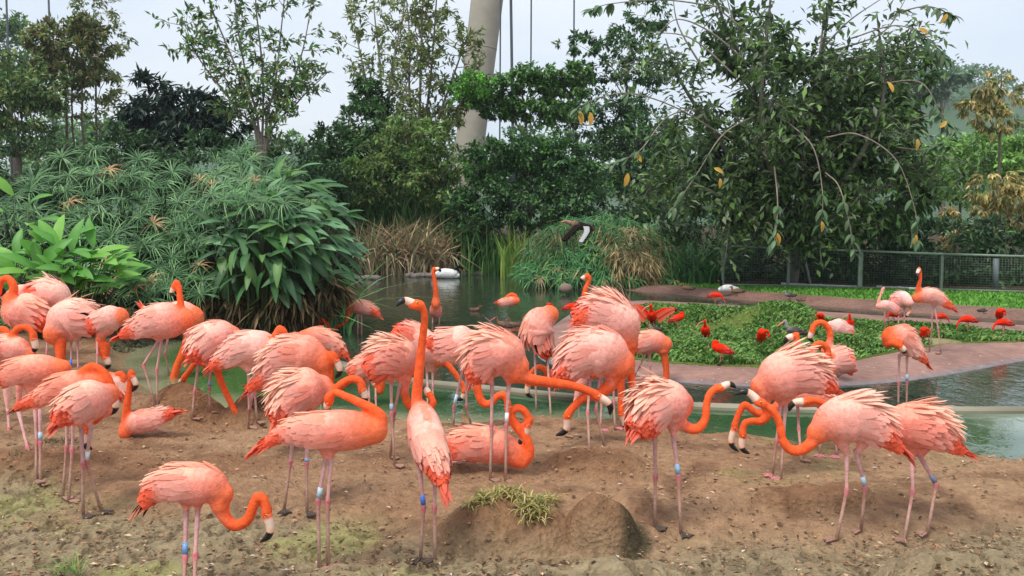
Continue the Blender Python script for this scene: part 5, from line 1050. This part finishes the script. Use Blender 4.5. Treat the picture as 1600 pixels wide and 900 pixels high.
# ---------------------------------------------------------------- reeds
def reeds(label, x0, x1, Y, top, bot, n, cols, lean=.5, w=.03, droop=.5, gz=-.1, cat='reeds', spread=1.2):
    mb = MB(); X = RNG.uniform(x0, x1, n); F = np.array([at(x, bot, Y+RNG.uniform(-spread, spread)) for x in X]); F[:, 2] = gz; H = (bot-top)*Y/FPX*RNG.uniform(.55, 1.1, n); m = 6; s = np.linspace(0, 1, m)
    dx = RNG.normal(0, lean, n); dy = RNG.normal(-.1, lean*.7, n); wd = w*np.array([.8, 1, 1, .85, .6, .08]); dr = RNG.uniform(0, 1, n)*droop
    P = F[:, None]+np.stack([dx[:, None]*s**2*H[:, None]*.6, dy[:, None]*s**2*H[:, None]*.6, H[:, None]*(s-dr[:, None]*s**3)], -1)
    a = RNG.uniform(0, 3.14, n); sd = np.stack([np.cos(a), np.sin(a), 0*a], 1)[:, None]; V = np.stack([P-sd*wd[None, :, None]*.5, P+sd*wd[None, :, None]*.5], 2).reshape(-1, 3)
    i = np.arange(n)[:, None]*12+np.arange(5)[None]*2; Q = np.stack([i, i+1, i+3, i+2], -1).reshape(-1, 4); c = palette(cols, n).repeat(12, 0)
    mb.add(V, Q, c); b = F.mean(0); b[2] = gz
    return tag(mb.build('reed_bed', M_dry if cols[0][0] > cols[0][1] else M_leaf, None, loc=b, smooth=False), label, cat, kind='stuff')
RG = [(84,122,66),(66,104,58),(104,138,76),(56,92,52)]; RB = [(176,156,122),(158,136,106),(192,174,142),(132,114,90),(150,144,108)]
reeds('tall green reeds standing behind the brown drooping blades', 500, 720, 30, 270, 424, 2600, RG, .4, .05, .3)
reeds('dry brown reed blades drooping over the far water edge', 545, 705, 28.2, 330, 424, 2600, RB, .8, .055, .95)
reeds('green reed blades mixed into the brown ones', 560, 700, 28.3, 320, 424, 160, RG, .7, .05, .7)
reeds('slim green reeds at the water edge in the shade at centre', 705, 800, 28, 330, 424, 420, RG, .3, .045, .4)
reeds('yellowing reed tuft at the water edge left of the papyrus mound', 782, 820, 27, 345, 428, 160, [(150,160,76),(110,140,66),(90,128,60)], .3, .045, .3)
reeds('long narrow green leaves at the right end of the broad leaved bush', 470, 548, 14.2, 330, 455, 90, [(96,150,84),(78,128,70),(120,160,104)], 1.0, .04, .9)
reeds('low shrubs of narrow dark leaves along the foot of the fence', 1050, 1122, 22.8, 370, 447, 520, [(60,98,56),(48,80,46),(74,112,64)], .9, .04, .8, gz=.03, cat='plants')
# ---------------------------------------------------------------- grass: lawn, island cover
def grass(name, label, P, h, w, cols, lean=.6, cat='grass'):
    n = len(P); H = h*RNG.uniform(.5, 1.3, n); a = RNG.uniform(0, 6.28, n); d = np.stack([np.cos(a), np.sin(a), 0*a], 1); sd = np.stack([-np.sin(a), np.cos(a), 0*a], 1)*w*.5
    up = np.array((0, 0, 1.))[None]*H[:, None]; V = np.stack([P-sd, P+sd, P+sd*.7+d*H[:, None]*lean*.3+up*.6, P+d*H[:, None]*lean+up*RNG.uniform(.6, 1, (n, 1))], 1).reshape(-1, 3); F = np.arange(n)[:, None]*4+np.arange(4)[None]
    mb = MB(); mb.add(V, F, palette(cols, n).repeat(4, 0)); b = P.mean(0); return tag(mb.build(name, M_grass, None, loc=b, smooth=False), label, cat, kind='stuff')
x0, y0 = II.min(0); x1, y1 = II.max(0); n = 130000; X = RNG.uniform(x0, min(x1, 8.5), n); Yg = RNG.uniform(y0, y1, n); g = -sdf(II, X, Yg)
cb = gnd(1385, 532, .05); bare = ((X-cb[0])/1.0)**2+((Yg-cb[1])/.38)**2 < 1+.6*vnoise(X*4, Yg*4)
dn = fbm(X*1.8+3, Yg*1.8, 3); k = (g > .02+.12*vnoise(X*4, Yg*4)) & ~bare & (dn+RNG.normal(0, .12, n) > -.24); X, Yg = X[k], Yg[k]
Pz = np.stack([X, Yg, isl_h(X, Yg)-.01], 1); tall = vnoise(X*2.6, Yg*2.6) > .12
GC = [(86,132,54),(104,150,66),(70,112,48),(124,162,84),(58,94,44),(138,148,92)]
grass('island_grass', 'bright green leafy ground cover on the island', Pz[~tall], .040, .028, GC, 1.1); grass('island_tuft_grass', 'taller tufts of lush grass on the island', Pz[tall], .075, .022, GC, .8)
n = 60000; X = RNG.uniform(1.0, 16, n); Yg = RNG.uniform(14, 24, n); d = sdf(WPOLY, X, Yg); k = (d > .85) & (X > .20*Yg-0.4) & (Yg < 21.4-(X-5)*.36); X, Yg = X[k], Yg[k]
grass('lawn_grass', 'mown green lawn between the red bank and the fence', np.stack([X, Yg, hlow(X, Yg)-.005], 1), .07, .03, [(96,150,56),(112,166,66),(84,134,50),(124,170,80)], .5)
# ================================================================ STRUCTURES: mast, cables, fence, pipes, logs, hill, small ground things
def mast():
    Y = 58; a = at(724, 312, Y); b = at(761, 0, Y); d = (b-a); base = a-d*(a[2]/d[2]); top = b+d*2.0
    o = thing('leaning_mast', 'tall leaning beige concrete mast tapering upward behind the trees', 'mast', base); mb = MB()
    n = 40; P = np.linspace(base, top, n); r = 1.02-.0*np.linspace(0, 1, n); rr = np.interp(P[:, 2], [0, a[2], b[2], top[2]], [.92, .90, 1.02, .8]); addtube(mb, P, rr, lin(160,154,140), 28); mb.build('shaft', M_conc, o)
    k = MB(); 
    for z in (a[2]+2.4, a[2]+6.0, a[2]+9.6):
        c = base+d*(z/d[2]); addtube(k, [c-norm(d)*.04, c+norm(d)*.04], [1.0*.96+.04, 1.0], lin(150,142,124), 28)
    k.build('joint_ring', M_conc, o)
    for i, (x, lab) in enumerate(((801,'dark steel cable hanging just right of the mast'),(829,'thin grey steel cable right of the darker one'),(896,'steel cable crossing the sky above the layered tree'),(781,'second steel cable close to the foot of the mast'))):
        p = at(x, 190, Y-3); q = at(x+(2 if i else -5), -160, Y-3); d2 = q-p; b0 = p-d2*(p[2]/d2[2]); m = MB(); addtube(m, [b0, p, q, q+d2], .09 if i == 0 else .05, lin(70,78,86), 6)
        tag(m.build('steel_cable', M_metal, None, loc=b0), lab, 'cable', 'cables of the leaning mast')
    for i, x in enumerate((78, 12)):
        p = at(x, 60, 55); q = at(x-4, -60, 55); d2 = q-p; b0 = p-d2*(p[2]/d2[2]); m = MB(); addtube(m, [b0, p, q, q+d2*2], .06, lin(90,96,100), 6)
        tag(m.build('steel_cable', M_metal, None, loc=b0), ('thin cable rising from the reddish tree at far left','thin cable at the left edge of the photo')[i], 'cable', 'cables of the leaning mast')
mast()
def fence():
    G = lin(112,126,112); xs = [(1129,448,386),(1231,450,390),(1343,453,394),(1470,456,399),(1606,460,403),(1760,464,408)]
    F = [gnd(x, b, .05) for x, b, _ in xs]; 
    def top(i): x, b, t = xs[i]; p = at(x, t, F[i][1]); return p[2]
    o = thing('wire_fence', 'low green metal fence with square wire mesh behind the lawn', 'fence', F[0])
    for i, f in enumerate(F):
        m = MB(); h = top(i); box(m, f+np.array((0, 0, h/2-.02)), (.03 if i != 2 else .05, .03, h/2+.0), G*(1.0 if i != 2 else 1.3)); m.build('post', M_metal, o, smooth=False)
    for i in range(len(F)-1):
        a, b = F[i], F[i+1]; ha, hb = top(i), top(i+1); A = a+np.array((0, -.035, ha-.02)); B = b+np.array((0, -.035, hb-.02)); m = MB(); addtube(m, [A, B], .026, G*1.25, 8); m.build('top_rail', M_metal, o)
        m = MB(); addtube(m, [a+np.array((0, -.035, .06)), b+np.array((0, -.035, .06))], .02, G, 8); m.build('bottom_rail', M_metal, o)
        L_ = np.linalg.norm(b-a); n = int(L_/.055); w = MB()
        for q in np.linspace(0, 1, n)[1:-1]: p = a+(b-a)*q; h = ha+(hb-ha)*q; addtube(w, [p+np.array((0, -.034, .05)), p+np.array((0, -.034, h-.02))], .0035, G*.8, 3)
        for q in np.linspace(.08, .95, 15): addtube(w, [a+np.array((0, -.030, q*ha)), b+np.array((0, -.030, q*hb))], .0035, G*.8, 3)
        tag(w.build('wire_mesh', M_metal, o), kind='stuff')
fence()
def rod(name, label, cat, P, r, col, mat, n=8, group=None):
    m = MB(); P = np.array(P); addtube(m, catmull(P, 12) if len(P) > 2 else P, r, col, n); return tag(m.build(name, mat, None, loc=P[0]), label, cat, group)
def pipe(label, a, b, r):
    P = [gnd(*a, .06)+np.array((0, 0, r)), gnd(*b, .06)+np.array((0, 0, r))]; o = thing('pipe', label, 'pipe', P[0], 'pale pipes lying along the fence'); m = MB(); addtube(m, P, r, lin(206,210,206), 12); m.build('tube', M_white, o)
    d = norm(P[1]-P[0])
    for q in (.02, .5, .98): m = MB(); c = P[0]+(P[1]-P[0])*q; addtube(m, [c-d*.05, c+d*.05], r*1.18, lin(190,194,190), 12); m.build('collar', M_white, o)
pipe('white pipe lying on the lawn at the foot of the fence', (1222,447), (1345,452), .04)
pipe('white pipe on the lawn behind the slender island flamingo', (1372,452), (1438,455), .04)
pipe('thin pale pipe edging the lawn behind the brown duck', (1068,439), (1128,442), .03)
rod('pole', 'slim white pole leaning behind the fence', 'pole', [gnd(1275,447,.05)+np.array((0,.4,0)), at(1248,362,21.5)], .03, lin(206,206,200), M_white)
rod('post', 'pale grey panel post standing behind the right part of the fence', 'post', [at(1556,440,20.5)*np.array((1,1,0)), at(1556,404,20.5)], .06, lin(104,114,120), M_metal)
# logs on the pond
for a, b, y, lab in ((556,600,437,'grey log floating by the tip of the broad leaved bush'),(641,678,433,'grey log floating behind the upright pond flamingo'),(718,751,430,'grey log floating right of the swimming swan'),(752,800,421,'grey sawn beam along the water edge at centre')):
    P = [gnd(a, y, WZ), gnd((a+b)/2, y-1, WZ), gnd(b, y, WZ)]; o = thing('floating_log', lab, 'log', P[1], 'logs in the pond')
    for q in range(3):
        m = MB(); off = np.array((RNG.uniform(-.15, .15), (q-1)*.16, .015+.03*RNG.random())); Q = catmull([p+off for p in P], 9)+RNG.normal(0, .012, (9, 3)); addtube(m, Q, .075*RNG.uniform(.8, 1.2, 9), lin(122,114,108)*RNG.uniform(.8, 1.2), 8); m.build('timber', M_wood, o)
# boulder-like stones at the mound foot
for x, y, r, lab in ((1020,432,.26,'brown block at the right foot of the papyrus mound'),(962,446,.16,'small pale stone at the foot of the papyrus mound'),(884,456,.15,'white stained stone at the water edge below the papyrus mound')):
    c = gnd(x, y, 0); m = MB(); V, F, T = sph((0,0,0), r, 10, 8, sc=(1,.8,.8)); V = V*(1+.35*vnoise(V[:,0]*6+x, V[:,1]*6, V[:,2]*6))[:, None]; m.add(V+c+np.array((0,0,r*.5)), F, lin(132,116,100)); b0 = m.n-len(V); m.f.append(T+b0); m.v.append(np.zeros((0,3))); m.c.append(np.zeros((0,3))); m.m.append(np.zeros(len(T)))
    tag(m.build('stone', M_conc, None, loc=c), lab, 'stone', 'stones below the papyrus mound')
# ---------------------------------------------------------------- far hills and forest
def hills():
    n, m = 120, 20; x = np.linspace(-420, 420, n); q = np.linspace(0, 1, m); X, Q = np.meshgrid(x, q); Y = 210+Q*190
    ridge = 16+6*fbm(x/60, x*0+1, 3)+34*np.exp(-((x-150)/50)**2)+10*np.exp(-((x+95)/40)**2); Z = ridge[None]*np.sin(Q*np.pi*.5)**.8*1.25-2
    mb = MB(); i = np.arange(m-1)[:, None]*n; j = np.arange(n-1)[None]; mb.add(np.stack([X, Y, Z], -1), np.stack([i+j, i+j+1, i+n+j+1, i+n+j], -1).reshape(-1, 4), lin(70,96,66))
    tag(mb.build('hill', M_leaf), kind='structure')
    N_ = 26000; k = RNG.integers(0, n*m, N_*2); P = np.stack([X.ravel()[k], Y.ravel()[k], Z.ravel()[k]], 1); vis = np.abs(P[:, 0]) < P[:, 1]*.75; P = P[vis][:N_]
    ct_ = RNG.integers(0, len(P), 900); c = P[ct_]; a = RNG.integers(0, 900, N_); R = RNG.uniform(3.0, 6.5, 900); u = unit(N_); u[:, 2] = np.abs(u[:, 2]); PP = c[a]+u*R[a][:, None]*np.array((1, 1, 1.0))+np.array((0, 0, 1.5))
    col = palette([(70,104,66),(84,116,72),(60,92,62),(96,124,80)], 900, .15)[a]; Lh = RNG.uniform(1.0, 2.1, N_)
    mb = MB(); mb.add(*quads_leaf(PP, norm(u+unit(N_)*.6), norm(u+np.array((0, 0, .6))), Lh, Lh*.7, col)); tag(mb.build('distant_forest', M_leaf, None, loc=(0, 300, 0), smooth=False), 'hazy wooded hills along the horizon', 'forest', kind='stuff')
hills()
def belt():
    """hazy mid-distance tree belt"""
    mb = MB(); B = []
    for k in range(60):
        x = RNG.uniform(-80, 1680); B.append((x, 262+RNG.uniform(-40, 20)-(20 if x < 300 else 0), RNG.uniform(30, 60), RNG.uniform(24, 46), RNG.uniform(-14, 14)))
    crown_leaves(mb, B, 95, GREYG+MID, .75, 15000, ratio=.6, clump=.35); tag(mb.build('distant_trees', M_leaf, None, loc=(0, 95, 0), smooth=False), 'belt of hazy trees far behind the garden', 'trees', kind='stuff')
    m = MB(); tree('umbrella_tree', 'wide flat-topped tree on the skyline at right', 'tree', 120, [(1475,230),(1470,150)], [(1460,128,45,12),(1490,118,35,10),(1430,140,30,10),(1480,145,40,10)], [(84,112,82),(96,124,92)], .9, 1500, .4, ratio=.5)
belt()
# ---------------------------------------------------------------- ground litter
def scatter_on_ground(n, xr, yr, pw=1.6):
    yv = yr[0]+(yr[1]-yr[0])*RNG.random(n)**pw; xv = RNG.uniform(*xr, n)*yv; z = hlow(xv, yv); k = z > -.03; return np.stack([xv[k], yv[k], z[k]], 1)
def clods():
    P = scatter_on_ground(22000, (-.66, .66), (3.2, 8.8)); flat = sstep(.3, -.1, -sdf(STEP, P[:, 0], P[:, 1])+.15); keep = RNG.random(len(P)) < .35+.65*np.maximum(flat, sstep(-.1,.2,fbm(P[:,0]*2,P[:,1]*2,3))); P = P[keep]; n = len(P)
    r = .003+.012*RNG.random(n)**4; base = np.array([[1,0,0],[0,1,0],[-1,0,0],[0,-1,0],[0,0,.8],[.7,.7,.35],[-.7,.7,.3],[-.7,-.7,.35],[.7,-.7,.3]]); 
    V = base[None]*r[:, None, None]*RNG.uniform(.5, 1.4, (n, 9, 1)); a = RNG.uniform(0, 6.28, n); ca, sa = np.cos(a)[:, None], np.sin(a)[:, None]; V = np.stack([V[..., 0]*ca-V[..., 1]*sa, V[..., 0]*sa+V[..., 1]*ca, V[..., 2]], -1)+P[:, None]+np.array((0, 0, .001))
    ring = [0, 5, 1, 6, 2, 7, 3, 8]; F = np.array([[4, ring[q], ring[(q+1) % 8]] for q in range(8)]); Fa = (np.arange(n)[:, None, None]*9+F[None]).reshape(-1, 3)
    mb = MB(); mb.add(V.reshape(-1, 3), Fa, palette([(158,122,94),(146,112,86),(172,138,108),(128,100,78),(112,88,68)], n).repeat(9, 0)); tag(mb.build('mud_clods', M_skin, None, loc=(0, 5, 0), smooth=False), 'crumbs of dry mud scattered over the bare ground', 'mud', kind='stuff')
    P = scatter_on_ground(11000, (-.66, .66), (3.3, 8.5)); fl_ = sstep(.3, -.1, -sdf(STEP, P[:, 0], P[:, 1])+.15); P = P[RNG.random(len(P)) < .3+.7*fl_]; n = len(P); a = RNG.uniform(0, 6.28, n); D = np.stack([np.cos(a), np.sin(a), RNG.normal(0, .12, n)], 1); Lh = .012+.040*RNG.random(n)**2.2
    mb = MB(); mb.add(*quads_leaf(P+np.array((0, 0, .008)), norm(D), np.tile((0, 0, 1.), (n, 1))+unit(n)*.3, Lh, Lh*RNG.uniform(.15, .5, n), palette([(92,72,54),(78,62,48),(104,84,62),(72,58,46),(160,132,104),(190,166,136)], n))); tag(mb.build('leaf_litter', M_dry, None, loc=(0, 5, 0), smooth=False), 'dry leaf scraps and shed feathers on the mud', 'litter', kind='stuff')
    P = scatter_on_ground(160, (-.6, .6), (3.6, 8.5)); n = len(P); a = RNG.uniform(0, 6.28, n); D = np.stack([np.cos(a), np.sin(a), 0*a+.05], 1); Lh = RNG.uniform(.02, .05, n)
    mb = MB(); mb.add(*quads_leaf(P+np.array((0, 0, .01)), norm(D), np.tile((0, 0, 1.), (n, 1)), Lh, Lh*.35, palette([(236,220,206),(240,190,170),(220,210,200)], n))); tag(mb.build('shed_feathers', M_plume, None, loc=(0, 5, 0), smooth=False), 'small pale shed feathers lying on the mud', 'feathers', kind='stuff')
clods()
# the yellowish tuft on the mound in front
def tuft(name, label, spots, n, ln, w, cols, sc=1.0, cat='grass', droop=.9):
    c0 = hit(*spots[0][:2]); o = thing(name, label, cat, c0); mb = MB(); mats = []
    for (x, y, r) in spots:
        c = hit(x, y); m = int(n/len(spots)); a = RNG.uniform(0, 6.28, m); R = r*np.sqrt(RNG.random(m)); F = c[None]+np.stack([np.cos(a)*R, np.sin(a)*R, 0*a], 1); F[:, 2] = hlow(F[:, 0], F[:, 1])
        s = np.linspace(0, 1, 5); b = RNG.uniform(0, 6.28, m); L_ = ln*RNG.uniform(.5, 1.25, m); out = np.stack([np.cos(b), np.sin(b)-.4, 0*b], 1); dr = RNG.uniform(.5, 1.2, m)*droop
        P = F[:, None]+out[:, None]*(s[None, :, None]*L_[:, None, None]*.7)+np.array((0, 0, 1.))[None, None]*((s[None]-dr[:, None]*s[None]**2)*L_[:, None])[..., None]
        sd = np.stack([-np.sin(b), np.cos(b), 0*b], 1)[:, None]; wd = w*np.array([.6, 1, .9, .6, .08]); V = np.stack([P-sd*wd[None, :, None]*.5, P+sd*wd[None, :, None]*.5], 2).reshape(-1, 3); i = np.arange(m)[:, None]*10+np.arange(4)[None]*2
        mb.add(V, np.stack([i, i+1, i+3, i+2], -1).reshape(-1, 4), palette(cols, m).repeat(10, 0))
    tag(mb.build('blades', M_grass, o, smooth=False), kind='stuff'); return o
YG = [(172,160,96),(146,146,82),(196,182,124),(112,118,66),(150,132,84)]
tuft('grass_tuft', 'yellowish grass tuft drooping over the front of the earth mound', [(770,775,.09),(800,772,.10),(835,790,.09),(745,790,.06),(855,785,.07),(830,805,.06)], 620, .11, .008, YG)
tuft('grass_tuft', 'small green sprig of grass at the bottom left corner', [(112,896,.03),(95,899,.03),(125,899,.02)], 40, .13, .006, [(96,140,62),(120,158,80),(150,150,96)], droop=.5)
tuft('grass_tuft', 'wilted weeds on the earth bank below the left flamingos', [(30,712,.06),(85,690,.08),(110,690,.05)], 120, .08, .006, [(120,110,72),(96,92,58),(140,124,88)])
tuft('grass_tuft', 'dark tangle of dry roots on the mound behind the red-banded flamingo', [(405,628,.07),(425,632,.08)], 160, .07, .008, [(96,78,60),(74,60,48),(120,98,74)])
tuft('grass_tuft', 'grey green weeds at the left bank of the green pool', [(185,545,.2),(215,540,.2),(150,520,.25)], 420, .09, .02, [(110,112,84),(92,98,70),(132,130,104)], droop=.8)

def haze():
    mb = MB(); box(mb, (0, 1400, 39), (1500, 1700, 41), (1, 1, 1)); m = bpy.data.materials.new('haze'); m.use_nodes = True; nt = m.node_tree; nt.nodes.clear()
    v = N(nt, 'ShaderNodeVolumePrincipled', Density=.0005); v.inputs['Color'].default_value = (.86, .92, 1, 1); v.inputs['Anisotropy'].default_value = .2; o = N(nt, 'ShaderNodeOutputMaterial'); nt.links.new(v.outputs[0], o.inputs['Volume'])
    tag(mb.build('haze', m, smooth=False), kind='stuff')
haze()
